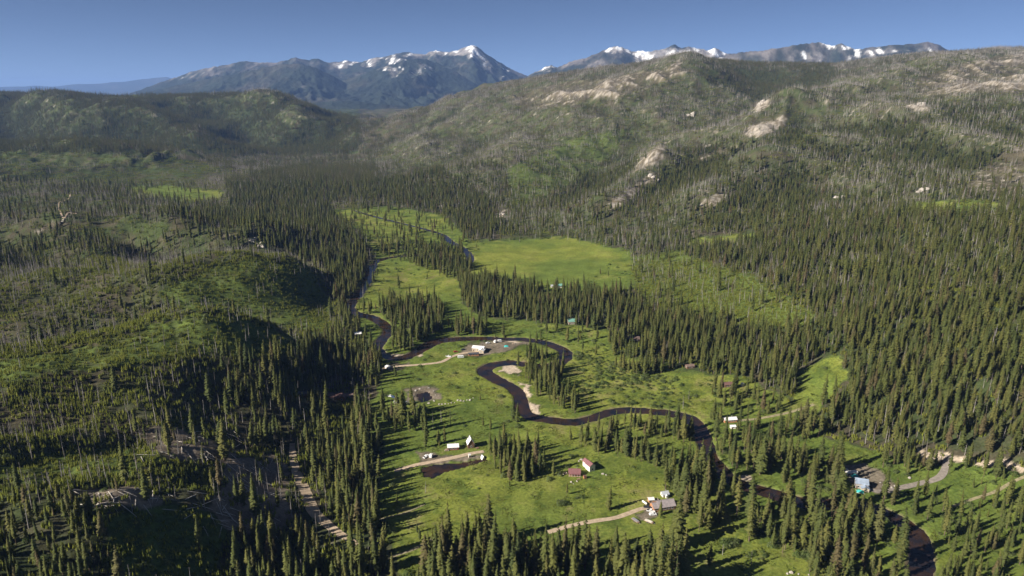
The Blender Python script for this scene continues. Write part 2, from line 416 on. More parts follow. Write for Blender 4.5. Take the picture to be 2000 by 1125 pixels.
stand([(1195,828),(1290,838),(1350,850),(1362,872),(1290,852),(1200,842)], .62, 'the middle river tree belt')
stand([(1290,935),(1340,905),(1405,950),(1420,1005),(1375,1050),(1335,1020),(1320,990)], .55, 'the stand beside the grey house', shrub=.3)
stand([(1400,875),(1480,880),(1560,900),(1640,925),(1650,962),(1545,955),(1450,930),(1412,905)], .62, 'the stand left of the blue house', shrub=.25)
stand([(1430,1000),(1540,995),(1660,1005),(1730,1045),(1768,1105),(1765,1300),(1640,1300),(1560,1085),(1470,1060)], .46, 'the near bank stand', shrub=.2)
stand([(1690,975),(1850,965),(2000,970),(2200,980),(2200,1300),(1850,1300),(1845,1080),(1790,1010)], .36, 'the bottom right corner', shrub=.14)
stand([(1690,895),(1840,890),(1870,900),(1850,925),(1760,930),(1700,905)], .5, 'the blue house driveway trees', shrub=.2)
stand([(1860,905),(2000,900),(2200,900),(2200,960),(1900,950)], .4, 'the trees below the cut bank', shrub=.2)
stand([(1380,745),(1550,790),(1600,855),(1500,870),(1390,860),(1395,800)], .32, 'the trees around the long white house', shrub=.3)
stand([(1205,715),(1290,722),(1290,735),(1205,735)], .7, 'the short row beside the shrub meadow')
stand([(735,800),(790,800),(830,830),(840,850),(800,850),(760,830)], .5, 'the clump below the parked trailers')
stand([(815,855),(875,860),(880,880),(820,880)], .35, 'the camp beside the red cabin')
# dirt, dry grass, sand
for poly in ([(893,696),(912,672),(960,662),(1030,664),(1036,672),(990,688),(950,692),(905,701)], [(788,762),(812,757),(850,755),(862,775),(832,790),(792,792)],
             [(1232,1003),(1258,984),(1285,995),(1283,1012),(1240,1022)], [(1648,918),(1690,903),(1742,935),(1762,952),(1720,962),(1650,935)], [(812,882),(905,893),(945,884),(935,898),(835,908)],
             [(640,765),(720,768),(720,782),(640,780)], [(745,716),(800,706),(800,716),(755,722)]):
    zone(poly, dirt=.75, grass=.3, live=.0, shrub=0)
zone([(865,748),(945,738),(985,758),(960,772),(870,785)], dry=.9)
zone([(1185,1000),(1200,975),(1228,985),(1215,1005)], dry=.5); zone([(1250,960),(1290,940),(1300,965),(1260,985)], dry=.5)
for poly in ([(968,722),(985,714),(1006,712),(1012,724),(1000,732),(985,728)], [(1012,742),(1022,745),(1042,772),(1034,774)], [(1032,786),(1044,788),(1058,806),(1040,809),(1030,800)],
             [(743,686),(765,692),(790,694),(826,682),(820,694),(795,702),(762,701)], [(1380,872),(1392,872),(1402,905),(1388,908)], [(1652,980),(1668,978),(1700,988),(1680,992)], [(1430,930),(1470,932),(1480,940),(1445,940)], [(990,662),(1030,664),(1030,668),(990,667)],
             [(1780,880),(1990,905),(2000,915),(1800,892)]):
    zone(poly, sand=1, grass=0, live=0, shrub=0)
# bare granite and tan slopes
for poly, v in (([(1180,412),(1200,385),(1262,348),(1282,338),(1280,352),(1240,382),(1205,405)], .62), ([(1450,262),(1475,240),(1540,225),(1535,245),(1480,265)], .62), ([(1470,205),(1500,190),(1505,205),(1480,220)], .6),
                ([(1345,408),(1400,380),(1440,365),(1440,380),(1390,405)], .5), ([(1880,380),(1900,340),(1990,285),(2200,270),(2200,350),(1960,385)], .4), ([(1770,205),(1800,195),(1815,215),(1790,215)], .85),
                ([(1330,320),(1400,290),(1440,282),(1440,290),(1360,322)], .55), ([(1000,190),(1080,165),(1300,135),(1330,115),(1330,150),(1200,190),(1020,215)], .36),
                ([(1780,160),(1860,130),(2000,100),(2200,95),(2200,180),(1900,180),(1800,190)], .42), ([(560,470),(590,460),(620,480)], .5), ([(430,462),(470,455),(475,463),(440,467)], .9),
                ([(60,455),(112,430),(122,432),(80,455)], .8), ([(120,455),(150,447),(155,455)], .8), ([(850,402),(868,398),(868,406)], .95), ([(960,430),(975,415),(990,405),(985,425)], .85), ([(1230,340),(1260,300),(1300,280),(1290,310)], .35)):
    zone(poly, rock=v, grass=.2, young=.1, live=.03, snag=.25)
POND_PX = [[(813,769),(836,762),(846,778),(823,786)], [(822,914),(850,906),(905,901),(950,891),(952,898),(905,912),(870,921),(848,932),(830,932)]]
for k in LAY: LAY[k] = blur(LAY[k], 2 if k in ('live', 'snag', 'young', 'rock') else 1)

def sample_map(A, X, Y, Z, jit=7.0):
    s = (Z - CAM_H) / Y
    px, py = us_px(X / Y, s)
    if jit:
        sc_ = 900.0 / np.maximum(Y, 300)
        px = px + fbm(X / 16, Y / 16, 3, 40) * jit * 1.6 * sc_; py = py + fbm(X / 16 + 70, Y / 16, 3, 41) * jit * sc_
    return bil(A, (py - MY0) / MS - .5, (px - MX0) / MS - .5)
# ponds are cut into the floor
s_now = (Zg - CAM_H) / YY
gpx, gpy = us_px(UU, s_now)
POND_Z = []
for poly in POND_PX:
    m = inpoly(poly, gpx, gpy) & (YY < 900)
    z = float(np.percentile(Zg[m], 10)) if m.any() else 0.0
    Zg[m] = z - 1.5
    POND_Z.append(z)
# ------------------------------------------------------------------ materials
def new_mat(name):
    m = bpy.data.materials.new(name); m.use_nodes = True
    nt = m.node_tree; b = nt.nodes['Principled BSDF']
    return m, nt, b
def setspec(b, v):
    if 'Specular IOR Level' in b.inputs: b.inputs['Specular IOR Level'].default_value = v
MATS = {}
def mat(name, col, rough=.8, var=.18, scale=1.2, spec=.25, metal=0.0, stretch=None):
    """plain colour with a worn, uneven tone"""
    if name in MATS: return MATS[name]
    m, nt, b = new_mat(name); n, l = nt.nodes, nt.links
    tc = n.new('ShaderNodeTexCoord'); mp = n.new('ShaderNodeMapping'); l.new(tc.outputs['Object'], mp.inputs['Vector'])
    if stretch: mp.inputs['Scale'].default_value = stretch
    no = n.new('ShaderNodeTexNoise'); no.inputs['Scale'].default_value = scale; no.inputs['Detail'].default_value = 5
    l.new(mp.outputs['Vector'], no.inputs['Vector'])
    mr = n.new('ShaderNodeMapRange'); mr.inputs['From Min'].default_value = .3; mr.inputs['From Max'].default_value = .7
    mr.inputs['To Min'].default_value = 1 - var; mr.inputs['To Max'].default_value = 1 + var
    l.new(no.outputs['Fac'], mr.inputs['Value'])
    mx = n.new('ShaderNodeVectorMath'); mx.operation = 'SCALE'; mx.inputs[0].default_value = col[:3]
    l.new(mr.outputs['Result'], mx.inputs['Scale']); l.new(mx.outputs['Vector'], b.inputs['Base Color'])
    b.inputs['Roughness'].default_value = rough; b.inputs['Metallic'].default_value = metal; setspec(b, spec)
    MATS[name] = m; return m
def ground_mat(name, fine, coarse, bump_d):
    m, nt, b = new_mat(name); n, l = nt.nodes, nt.links
    at = n.new('ShaderNodeAttribute'); at.attribute_name = 'albedo'
    ge = n.new('ShaderNodeNewGeometry')
    n1 = n.new('ShaderNodeTexNoise'); n1.inputs['Scale'].default_value = fine; n1.inputs['Detail'].default_value = 6; n1.inputs['Roughness'].default_value = .65
    n2 = n.new('ShaderNodeTexNoise'); n2.inputs['Scale'].default_value = coarse; n2.inputs['Detail'].default_value = 5
    for q in (n1, n2): l.new(ge.outputs['Position'], q.inputs['Vector'])
    a = n.new('ShaderNodeMapRange'); a.inputs['From Min'].default_value = .3; a.inputs['From Max'].default_value = .7; a.inputs['To Min'].default_value = .6; a.inputs['To Max'].default_value = 1.4
    l.new(n1.outputs['Fac'], a.inputs['Value'])
    c = n.new('ShaderNodeMapRange'); c.inputs['From Min'].default_value = .3; c.inputs['From Max'].default_value = .7; c.inputs['To Min'].default_value = .78; c.inputs['To Max'].default_value = 1.22
    l.new(n2.outputs['Fac'], c.inputs['Value'])
    mu = n.new('ShaderNodeMath'); mu.operation = 'MULTIPLY'; l.new(a.outputs['Result'], mu.inputs[0]); l.new(c.outputs['Result'], mu.inputs[1])
    sv = n.new('ShaderNodeVectorMath'); sv.operation = 'SCALE'; l.new(at.outputs['Color'], sv.inputs[0]); l.new(mu.outputs['Value'], sv.inputs['Scale'])
    l.new(sv.outputs['Vector'], b.inputs['Base Color'])
    bp = n.new('ShaderNodeBump'); bp.inputs['Strength'].default_value = .8; bp.inputs['Distance'].default_value = bump_d
    l.new(n1.outputs['Fac'], bp.inputs['Height']); l.new(bp.outputs['Normal'], b.inputs['Normal'])
    b.inputs['Roughness'].default_value = .95; setspec(b, .05)
    return m
def foliage_mat(name, cols, var_scale=1.0, trans=.35):
    m, nt, b = new_mat(name); n, l = nt.nodes, nt.links
    oi = n.new('ShaderNodeObjectInfo'); rp = n.new('ShaderNodeValToRGB')
    el = rp.color_ramp.elements
    while len(el) < len(cols): el.new(.5)
    for k, c in enumerate(cols):
        el[k].position = k / (len(cols) - 1); el[k].color = (*c, 1)
    l.new(oi.outputs['Random'], rp.inputs['Fac'])
    ge = n.new('ShaderNodeNewGeometry'); no = n.new('ShaderNodeTexNoise'); no.inputs['Scale'].default_value = var_scale; no.inputs['Detail'].default_value = 3
    l.new(ge.outputs['Position'], no.inputs['Vector'])
    mr = n.new('ShaderNodeMapRange'); mr.inputs['From Min'].default_value = .3; mr.inputs['From Max'].default_value = .7; mr.inputs['To Min'].default_value = .7; mr.inputs['To Max'].default_value = 1.35
    l.new(no.outputs['Fac'], mr.inputs['Value'])
    sv = n.new('ShaderNodeVectorMath'); sv.operation = 'SCALE'; l.new(rp.outputs['Color'], sv.inputs[0]); l.new(mr.outputs['Result'], sv.inputs['Scale'])
    l.new(sv.outputs['Vector'], b.inputs['Base Color']); b.inputs['Roughness'].default_value = .75; setspec(b, .15)
    if trans:
        tr = n.new('ShaderNodeBsdfTranslucent'); l.new(sv.outputs['Vector'], tr.inputs['Color'])
        mx = n.new('ShaderNodeMixShader'); mx.inputs['Fac'].default_value = trans
        l.new(b.outputs['BSDF'], mx.inputs[1]); l.new(tr.outputs['BSDF'], mx.inputs[2]); l.new(mx.outputs['Shader'], n['Material Output'].inputs['Surface'])
    return m
M_GROUND = ground_mat('ground', .55, .05, .35)
M_FAR = ground_mat('mountain', .016, .003, 30.0)
M_LEAF = foliage_mat('conifer_needles', [(.062, .080, .026), (.098, .114, .030), (.126, .132, .034), (.080, .098, .028), (.112, .126, .034), (.145, .140, .040), (.098, .112, .032), (.13, .10, .05)])
M_YOUNG = foliage_mat('young_needles', [(.17, .20, .030), (.23, .25, .038), (.145, .175, .028), (.26, .265, .044)])
M_SHRUB = foliage_mat('willow_leaves', [(.075, .115, .030), (.11, .15, .045), (.13, .155, .065), (.085, .13, .03)])
M_BARK = mat('bark', (.14, .105, .078), .95, .3, 2.0, .05, stretch=(1, 1, .2))
M_SNAG = foliage_mat('dead_wood', [(.15, .13, .115), (.23, .21, .19), (.30, .28, .255), (.18, .155, .135)], trans=0)
M_ROCK = mat('granite', (.37, .335, .295), .9, .3, .25, .1)
M_LOG = mat('bleached_log', (.50, .46, .40), .9, .25, .8, .1)

# ------------------------------------------------------------------ object helpers
def link(o, parent=None, coll=None):
    (coll or C).objects.link(o)
    if parent is not None: o.parent = parent
    return o
def tag(o, label=None, cat=None, group=None, kind=None):
    if label: o['label'] = label
    if cat: o['category'] = cat
    if group: o['group'] = group
    if kind: o['kind'] = kind
    return o
def mesh_np(name, verts, faces, mats, mat_idx=None, smooth=False):
    """faces: (n,3) or (n,4) int array"""
    verts = np.asarray(verts, np.float32); faces = np.asarray(faces, np.int32)
    me = bpy.data.meshes.new(name)
    k = faces.shape[1]; nf = len(faces)
    me.vertices.add(len(verts)); me.vertices.foreach_set('co', verts.ravel())
    me.loops.add(nf * k); me.loops.foreach_set('vertex_index', faces.ravel())
    me.polygons.add(nf)
    me.polygons.foreach_set('loop_start', np.arange(0, nf * k, k, dtype=np.int32))
    for m in (mats if isinstance(mats, (list, tuple)) else [mats]): me.materials.append(m)
    if mat_idx is not None: me.polygons.foreach_set('material_index', np.asarray(mat_idx, np.int32))
    me.polygons.foreach_set('use_smooth', np.full(nf, smooth, dtype=bool))
    me.update(calc_edges=True)
    return me
def set_normals(me, nrm):
    nrm = np.asarray(nrm, np.float32); nrm /= np.linalg.norm(nrm, axis=1)[:, None] + 1e-9
    me.normals_split_custom_set_from_vertices(nrm.tolist())
def grid_faces(nr, nc):
    i = np.arange(nr - 1)[:, None] * nc + np.arange(nc - 1)[None, :]
    i = i.ravel()
    return np.stack([i, i + 1, i + nc + 1, i + nc], 1)
def color_attr(me, rgb):
    a = me.color_attributes.new('albedo', 'FLOAT_COLOR', 'POINT')
    v = np.ones((len(rgb), 4), np.float32); v[:, :3] = rgb
    a.data.foreach_set('color', v.ravel())
def mixc(a, b, t): return a + (np.asarray(b)[None, :] - a) * np.clip(t, 0, 1)[:, None]

# ------------------------------------------------------------------ terrain
fx, fy, fz = XX.ravel(), YY.ravel(), Zg.ravel()
L = {k: sample_map(A, fx, fy, fz) for k, A in LAY.items()}
nA = fbm(fx / 38, fy / 38, 4, 50); nB = fbm(fx / 7, fy / 7, 3, 51); nC = fbm(fx / 150, fy / 150, 3, 52)
alb = np.tile(np.array([.075, .066, .042]), (len(fx), 1))
alb = mixc(alb, (.050, .066, .024), sstep(-.35, .35, nA + nB * .5 + (L['grass'] - .35) * 1.2))
alb = mixc(alb, (.108, .145, .030), sstep(.45, 1.0, L['grass'] + nB * .25))
alb = mixc(alb, (.180, .200, .036), sstep(.75, 1.0, L['grass']) * sstep(-.4, .5, nC + nA * .6) * .85)
alb = mixc(alb, (.20, .20, .06), sstep(.75, 1.0, L['grass']) * sstep(.1, .7, nA - nB * .3) * .45)
nG = fbm(fx / 3.2, fy / 3.2, 3, 57); nH = fbm(fx / 22, fy / 22, 4, 58, .6)
gm = sstep(.75, 1.0, L['grass']) * (1 - .75 * sstep(1.05, 1.12, L['grass']))
alb = mixc(alb, (.055, .088, .020), gm * sstep(.02, .38, nH + nG * .55) * .65)
alb = mixc(alb, (.22, .185, .085), gm * sstep(.18, .52, -nH * .8 + nC * .5 + nG * .35) * .6)
alb = mixc(alb, (.26, .215, .115), L['dry'] * .85 + L['dry'] * nB)
alb = mixc(alb, (.215, .175, .135), sstep(.30, .95, L['dirt'] + nB * .45 + nA * .3) * .9)
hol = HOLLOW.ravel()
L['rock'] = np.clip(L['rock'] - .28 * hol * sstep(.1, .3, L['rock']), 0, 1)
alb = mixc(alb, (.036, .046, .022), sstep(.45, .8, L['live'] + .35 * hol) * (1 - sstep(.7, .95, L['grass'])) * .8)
nR = ridged(fx / 26, fy / 34, 4, 55, .6); nF = fbm(fx / 9, fy / 12, 4, 56, .65)
alb = mixc(alb, (.185, .15, .10), sstep(.25, .75, L['rock'] + nA * .5 + nF * .3) * sstep(.08, .3, L['rock']) * .7)
alb = mixc(alb, (.37, .33, .28), sstep(.55, .85, L['rock'] * .80 + nF * .85 + nR * .25 + nA * .25) * sstep(.06, .25, L['rock']) * .9)
alb = mixc(alb, (.47, .385, .29), sstep(.35, .65, L['sand'] + nB * .2))
db = DRIV.ravel()
alb = mixc(alb, (.16, .125, .085), (1 - sstep(-.8, 1.4, db + nB * 1.2)) * (db < 900))
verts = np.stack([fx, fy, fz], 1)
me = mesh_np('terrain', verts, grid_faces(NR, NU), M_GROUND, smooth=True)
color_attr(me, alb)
tag(link(bpy.data.objects.new('terrain', me)), kind='structure')

# ------------------------------------------------------------------ far mountains: crests traced as pixel + distance, real ranges behind one another
NUF, NRF = 900, 400
fu = np.linspace(-1.0, 1.0, NUF); fl = np.r_[np.linspace(math.log(6200.0), math.log(12500.0), 330), np.linspace(math.log(12500.0), math.log(36000.0), 71)[1:]]
FYg = np.repeat(np.exp(fl)[:, None], NUF, 1); FU = np.repeat(fu[None, :], NRF, 0); FX = FU * FYg
floor_z = 70 + 0.002 * (FYg - 6200)
Zf = floor_z + fbm(FX / 1500, FYg / 1500, 4, 60) * 25
RANGES = [  # (crest distance, front width, back width, pixel crest line)
    (29000, 5000, 4000, [(-300,172),(0,170),(60,167),(110,168),(150,163),(200,162),(235,159),(270,154),(300,151),(325,148),(340,153),(380,165),(450,180),(600,200)]),
    (21000, 4000, 4000, [(-300,176),(0,178),(40,180),(70,176),(95,178),(140,184),(240,190),(400,200)]),
    (11500, 3400, 3000, [(150,205),(235,190),(300,166),(370,141),(400,133),(450,125),(475,119),(500,122),(540,122),(560,117),(575,112),(597,117),(620,114),(640,122),(680,118),(705,121),(730,113),(755,109),(775,104),(792,101),
                         (812,104),(830,105),(850,98),(868,101),(893,99),(905,93),(920,87),(935,93),(946,103),(960,111),(975,121),(1000,135),(1040,152),(1080,175),(1150,200)]),
    (9700, 2300, 1300, [(480,200),(560,186),(600,178),(650,163),(700,147),(745,132),(790,117),(815,113),(835,116),(860,127),(890,140),(930,164),(960,182),(1000,200)]),
    (9300, 2200, 1500, [(180,200),(240,189),(300,177),(350,165),(420,152),(480,140),(540,126),(580,124),(610,130),(640,142),(665,156),(700,175),(740,200)]),
    (7300, 900, 900, [(520,225),(600,200),(680,196),(740,203),(800,208),(860,213),(900,230)]),
    (9600, 2600, 2500, [(960,190),(1010,160),(1032,148),(1045,141),(1058,136),(1068,129),(1076,126),(1088,131),(1110,122),(1150,111),(1172,101),(1188,94),(1205,89),(1220,94),(1238,101),(1255,99),(1270,100),(1290,96),
                        (1310,89),(1318,86),(1330,95),(1345,90),(1362,94),(1380,98),(1396,93),(1420,104),(1450,106),(1500,112),(1700,120)]),
    (7800, 1500, 1500, [(1330,150),(1400,112),(1450,101),(1490,98),(1520,93),(1560,87),(1598,81),(1625,88),(1642,85),(1672,96),(1700,92),(1740,88),(1790,85),(1812,81),(1830,86),(1845,95),(1900,112),(2050,125),(2300,120)]),
]
rockf = np.zeros_like(Zf)
for ri, (Yr, Wf, Wb, line) in enumerate(RANGES):
    lp = np.array(line, float); uu_, ss_ = px_us(lp[:, 0], lp[:, 1])
    s_r = np.interp(fu, uu_, ss_)
    s_r = s_r + fbm(fu * 110, np.full(NUF, ri * 3.1), 4, 70 + ri, .65) * .0022 * (ri > 1)
    Yv = Yr * (1 + .05 * fbm(fu * 6, np.full(NUF, ri * 1.7), 2, 80 + ri))
    zr = CAM_H + s_r * Yv
    zr = np.where((fu < uu_[0] - .01) | (fu > uu_[-1] + .01), -500, zr)
    hgt = np.maximum(zr[None, :] - floor_z, 0)
    t = np.where(FYg < Yv[None, :], (Yv[None, :] - FYg) / Wf, (FYg - Yv[None, :]) / Wb)
    p = np.clip(1 - t, 0, 1) ** (1.15 if ri > 1 else 1.0)
    wxx = fbm(FX / 900, FYg / 900, 3, 90 + ri) * 300
    carve = (1 - ridged((FX + wxx) / 620, (FYg + wxx) / 1150, 6, 100 + ri, .62)) * .5
    z = floor_z + hgt * p - hgt * carve * 2.9 * p * (1 - p) * (0.8 if ri > 1 else .3)
    z = np.where(hgt > 1, z, -500)
    upd = z > Zf
    rockf = np.where(upd, p * sstep(150, 520, hgt) * (.52 if ri in (2, 6, 7) else .42 if ri == 3 else .25), rockf)
    Zf = np.maximum(Zf, z)
Zf[0, :] -= 60
fs = (Zf - CAM_H) / FYg
fpx, fpy = us_px(FU, fs)
gx, gy, gz = FX.ravel(), FYg.ravel(), Zf.ravel()
n1 = fbm(gx / 260, gy / 420, 5, 120, .6); n2 = fbm(gx / 900, gy / 900, 4, 121)
fa = np.tile(np.array([.026, .034, .026]), (len(gx), 1))
fa = mixc(fa, (.060, .058, .046), sstep(-.1, .5, n2 + n1 * .5))
rk = rockf.ravel()
fa = mixc(fa, (.19, .17, .16), sstep(.42, .72, rk + n1 * .32 + n2 * .12))
SNOW = [([(890,98),(920,84),(940,98),(950,112),(930,118),(905,112)], .50), ([(940,115),(965,112),(1000,140),(1005,165),(960,160)], .22), ([(830,100),(895,96),(900,108),(840,112)], .38), ([(790,100),(840,100),(850,112),(790,112)], .35),
        ([(640,120),(790,105),(790,125),(650,138)], .28), ([(720,130),(820,115),(860,140),(760,160)], .20), ([(340,145),(400,135),(400,155),(350,160)], .2),
        ([(1060,125),(1085,125),(1095,138),(1040,145)], .40), ([(1180,90),(1225,88),(1240,105),(1180,105)], .40), ([(1232,98),(1420,88),(1425,110),(1330,128),(1270,135),(1240,120)], .46),
        ([(1540,90),(1580,95),(1620,110),(1600,122),(1540,118)], .36), ([(1598,80),(1632,92),(1628,97),(1600,88)], .75), ([(1640,88),(1680,95),(1680,102),(1645,96)], .4), ([(1650,105),(1700,95),(1820,90),(1830,98),(1700,110),(1650,122)], .36)]
snow = np.zeros(len(gx))
qx, qy = fpx.ravel(), fpy.ravel()
for poly, v in SNOW:
    m = inpoly(poly, qx, qy) & (gy < 14000); snow[m] = np.maximum(snow[m], v)
snow = blur(snow.reshape(NRF, NUF), 2).ravel()
n3 = ridged(gx / 300, gy / 500, 4, 130)
n4 = fbm(gx / 95, gy / 150, 4, 131, .65)
fa = mixc(fa, (.31, .285, .265), sstep(.20, .48, snow + n1 * .35 + n4 * .3) * .85)
fa = mixc(fa, (.86, .87, .88), sstep(.58, .68, snow * .78 + n3 * .48 + n1 * .35 + n4 * .30) * (snow > .05))
me = mesh_np('mountain_range', np.stack([gx, gy, gz], 1), grid_faces(NRF, NUF), M_FAR, smooth=True)
color_attr(me, fa)
tag(link(bpy.data.objects.new('mountain_range', me)), kind='structure')

# ------------------------------------------------------------------ water
def water_mat():
    m, nt, b = new_mat('water'); n, l = nt.nodes, nt.links
    ge = n.new('ShaderNodeNewGeometry')
    no = n.new('ShaderNodeTexNoise'); no.inputs['Scale'].default_value = .11; no.inputs['Detail'].default_value = 3
    l.new(ge.outputs['Position'], no.inputs['Vector'])
    rp = n.new('ShaderNodeValToRGB'); rp.color_ramp.elements[0].position = .36; rp.color_ramp.elements[0].color = (.010, .012, .018, 1)
    rp.color_ramp.elements[1].position = .66; rp.color_ramp.elements[1].color = (.045, .024, .013, 1)
    l.new(no.outputs['Fac'], rp.inputs['Fac']); l.new(rp.outputs['Color'], b.inputs['Base Color'])
    n2 = n.new('ShaderNodeTexNoise'); n2.inputs['Scale'].default_value = .8; n2.inputs['Detail'].default_value = 4; l.new(ge.outputs['Position'], n2.inputs['Vector'])
    bp = n.new('ShaderNodeBump'); bp.inputs['Strength'].default_value = .35; bp.inputs['Distance'].default_value = .12
    l.new(n2.outputs['Fac'], bp.inputs['Height']); l.new(bp.outputs['Normal'], b.inputs['Normal'])
    b.inputs['Roughness'].default_value = .07; b.inputs['IOR'].default_value = 1.33; setspec(b, .5)
    return m
M_WATER = water_mat()
def ribbon(P, Zc, half, nc, conform=None):
    """strip along P; half = half width (scalar or array); conform = offset above terrain or None for level"""
    T = np.gradient(P, axis=0); T /= np.linalg.norm(T, axis=1)[:, None] + 1e-9
    N = np.stack([-T[:, 1], T[:, 0]], 1)
    half = np.broadcast_to(half, len(P))
    o = np.linspace(-1, 1, nc)
    X = P[:, 0][:, None] + N[:, 0][:, None] * half[:, None] * o; Y = P[:, 1][:, None] + N[:, 1][:, None] * half[:, None] * o
    Z = np.repeat(Zc[:, None], nc, 1) if conform is None else z_at(X, Y) + conform
    return np.stack([X.ravel(), Y.ravel(), Z.ravel()], 1), grid_faces(len(P), nc)[:, ::-1]
v, f = ribbon(RP, RZ - .75, RW + 1.6, 5)
tag(link(bpy.data.objects.new('river', mesh_np('river', v, f, M_WATER))), kind='structure')
for poly, z in zip(POND_PX, POND_Z):
    uu_, ss_ = px_us(np.array([p[0] for p in poly]), np.array([p[1] for p in poly]))
    Yp = (z - .55 - CAM_H) / ss_; Q = np.stack([uu_ * Yp, Yp], 1); c = Q.mean(0)
    d = Q - c; Q = c + d * (1 + 2.2 / np.linalg.norm(d, axis=1)[:, None])
    bm = bmesh.new(); vs_ = [bm.verts.new((q[0], q[1], z - .55)) for q in Q]; fc = bm.faces.new(vs_)
    if fc.normal.z < 0: fc.normal_flip()
    bm.normal_update()
    if fc.normal.z < 0: fc.normal_flip()
    me = bpy.data.meshes.new('pond'); bm.to_mesh(me); bm.free(); me.materials.append(M_WATER)
    tag(link(bpy.data.objects.new('pond', me)), kind='structure')

# ------------------------------------------------------------------ roads and tracks
M_GRAVEL = mat('gravel', (.42, .33, .235), .95, .22, .5, .05)
M_GREY = mat('grey_gravel', (.24, .21, .18), .95, .22, .5, .05)
M_TRAIL = mat('trail_dirt', (.25, .22, .13), .95, .25, .6, .05)
ROADS = [('gravel_road', M_GRAVEL, 2.9, [(571,866),(572,890),(580,925),(597,960),(612,998),(637,1022),(662,1042),(690,1060),(705,1075)]),
         ('gravel_drive', M_GRAVEL, 1.6, [(1070,1040),(1115,1027),(1160,1018),(1200,1012),(1230,1002),(1252,994),(1266,993)]),
         ('farm_track', M_GRAVEL, 1.9, [(742,722),(770,716),(800,714),(835,711),(862,707),(880,698),(900,691),(925,688),(950,688)]),
         ('driveway', M_GREY, 2.1, [(1690,952),(1708,959),(1730,960),(1755,954),(1790,946),(1828,936),(1842,924),(1848,905),(1855,890)]),
         ('grass_track', M_TRAIL, 1.0, [(1860,990),(1900,975),(1945,960),(1985,938),(2060,905)]),
         ('field_track', M_TRAIL, 1.0, [(735,1100),(770,1086),(800,1076),(830,1062),(858,1044)]),
         ('camp_track', M_GRAVEL, 1.9, [(770,920),(815,908),(850,901),(890,893),(920,886),(945,882)]),
         ('mown_track', M_TRAIL, .6, [(728,1018),(760,1010),(790,1002),(830,985)]),
         ('cabin_track', M_TRAIL, 1.4, [(1412,824),(1440,822),(1480,818),(1540,806),(1590,790)]),
         ('hill_road', M_GRAVEL, 1.1, [(138,378),(136,386),(124,395),(115,404),(117,412),(135,416),(150,418)])]
ROADP = []
for nm, m, w, px in ROADS:
    P = densify(hits(px)[:, :2], 1.6 if w < 4 else 2.5)
    ww = w * (1 + .18 * fbm(np.arange(len(P)) / 6.0, np.zeros(len(P)), 2, len(px)))
    if nm == 'gravel_road': ww = ww * np.interp(np.linspace(0, 1, len(P)), [0, .3, .6, 1], [.6, 1.0, 1.25, .6])
    v, f = ribbon(P, None, ww, 6, (.16 if nm != 'hill_road' else .7))
    tag(link(bpy.data.objects.new(nm, mesh_np(nm, v, f, m, smooth=True))), kind='structure')
    ROADP.append((P, w if nm != 'gravel_road' else 2.2))
# ------------------------------------------------------------------ plant prototypes
class MB:
    def __init__(s): s.v = []; s.f = []; s.m = []; s.n = []
    def tri(s, a, b, c, m=0, out=None):
        a, b, c = Vector(a), Vector(b), Vector(c); g = (b - a).cross(c - a)
        if g.length > 1e-9: g.normalize()
        if out is not None:
            if g.dot(out) < 0: b, c = c, b; g = -g
            g = (out.normalized() * .62 + g * .38)
        i = len(s.v); s.v += [tuple(a), tuple(b), tuple(c)]; s.f.append((i, i + 1, i + 2)); s.m.append(m); s.n += [tuple(g)] * 3
    def tube(s, p0, p1, r0, r1, n=5, m=0):
        p0 = Vector(p0); p1 = Vector(p1); d = (p1 - p0).normalized()
        a = d.orthogonal().normalized(); b = d.cross(a); i = len(s.v)
        for p, r in ((p0, r0), (p1, r1)):
            for k in range(n):
                t = 2 * math.pi * k / n; q = a * math.cos(t) + b * math.sin(t); s.v.append(tuple(p + q * r)); s.n.append(tuple(q))
        for k in range(n):
            j = (k + 1) % n
            s.f += [(i + k, i + j, i + n + j), (i + k, i + n + j, i + n + k)]; s.m += [m, m]
    def mesh(s, name, mats):
        me = mesh_np(name, s.v, s.f, mats, s.m, smooth=True); set_normals(me, s.n); return me
    def extend(s, o, M=None, dm=0):
        i = len(s.v); s.v += [tuple(M @ Vector(p)) for p in o.v] if M else o.v
        R3 = M.to_3x3() if M else None
        s.n += [tuple(R3 @ Vector(p)) for p in o.n] if M else o.n
        s.f += [tuple(k + i for k in t) for t in o.f]; s.m += [k + dm for k in o.m]

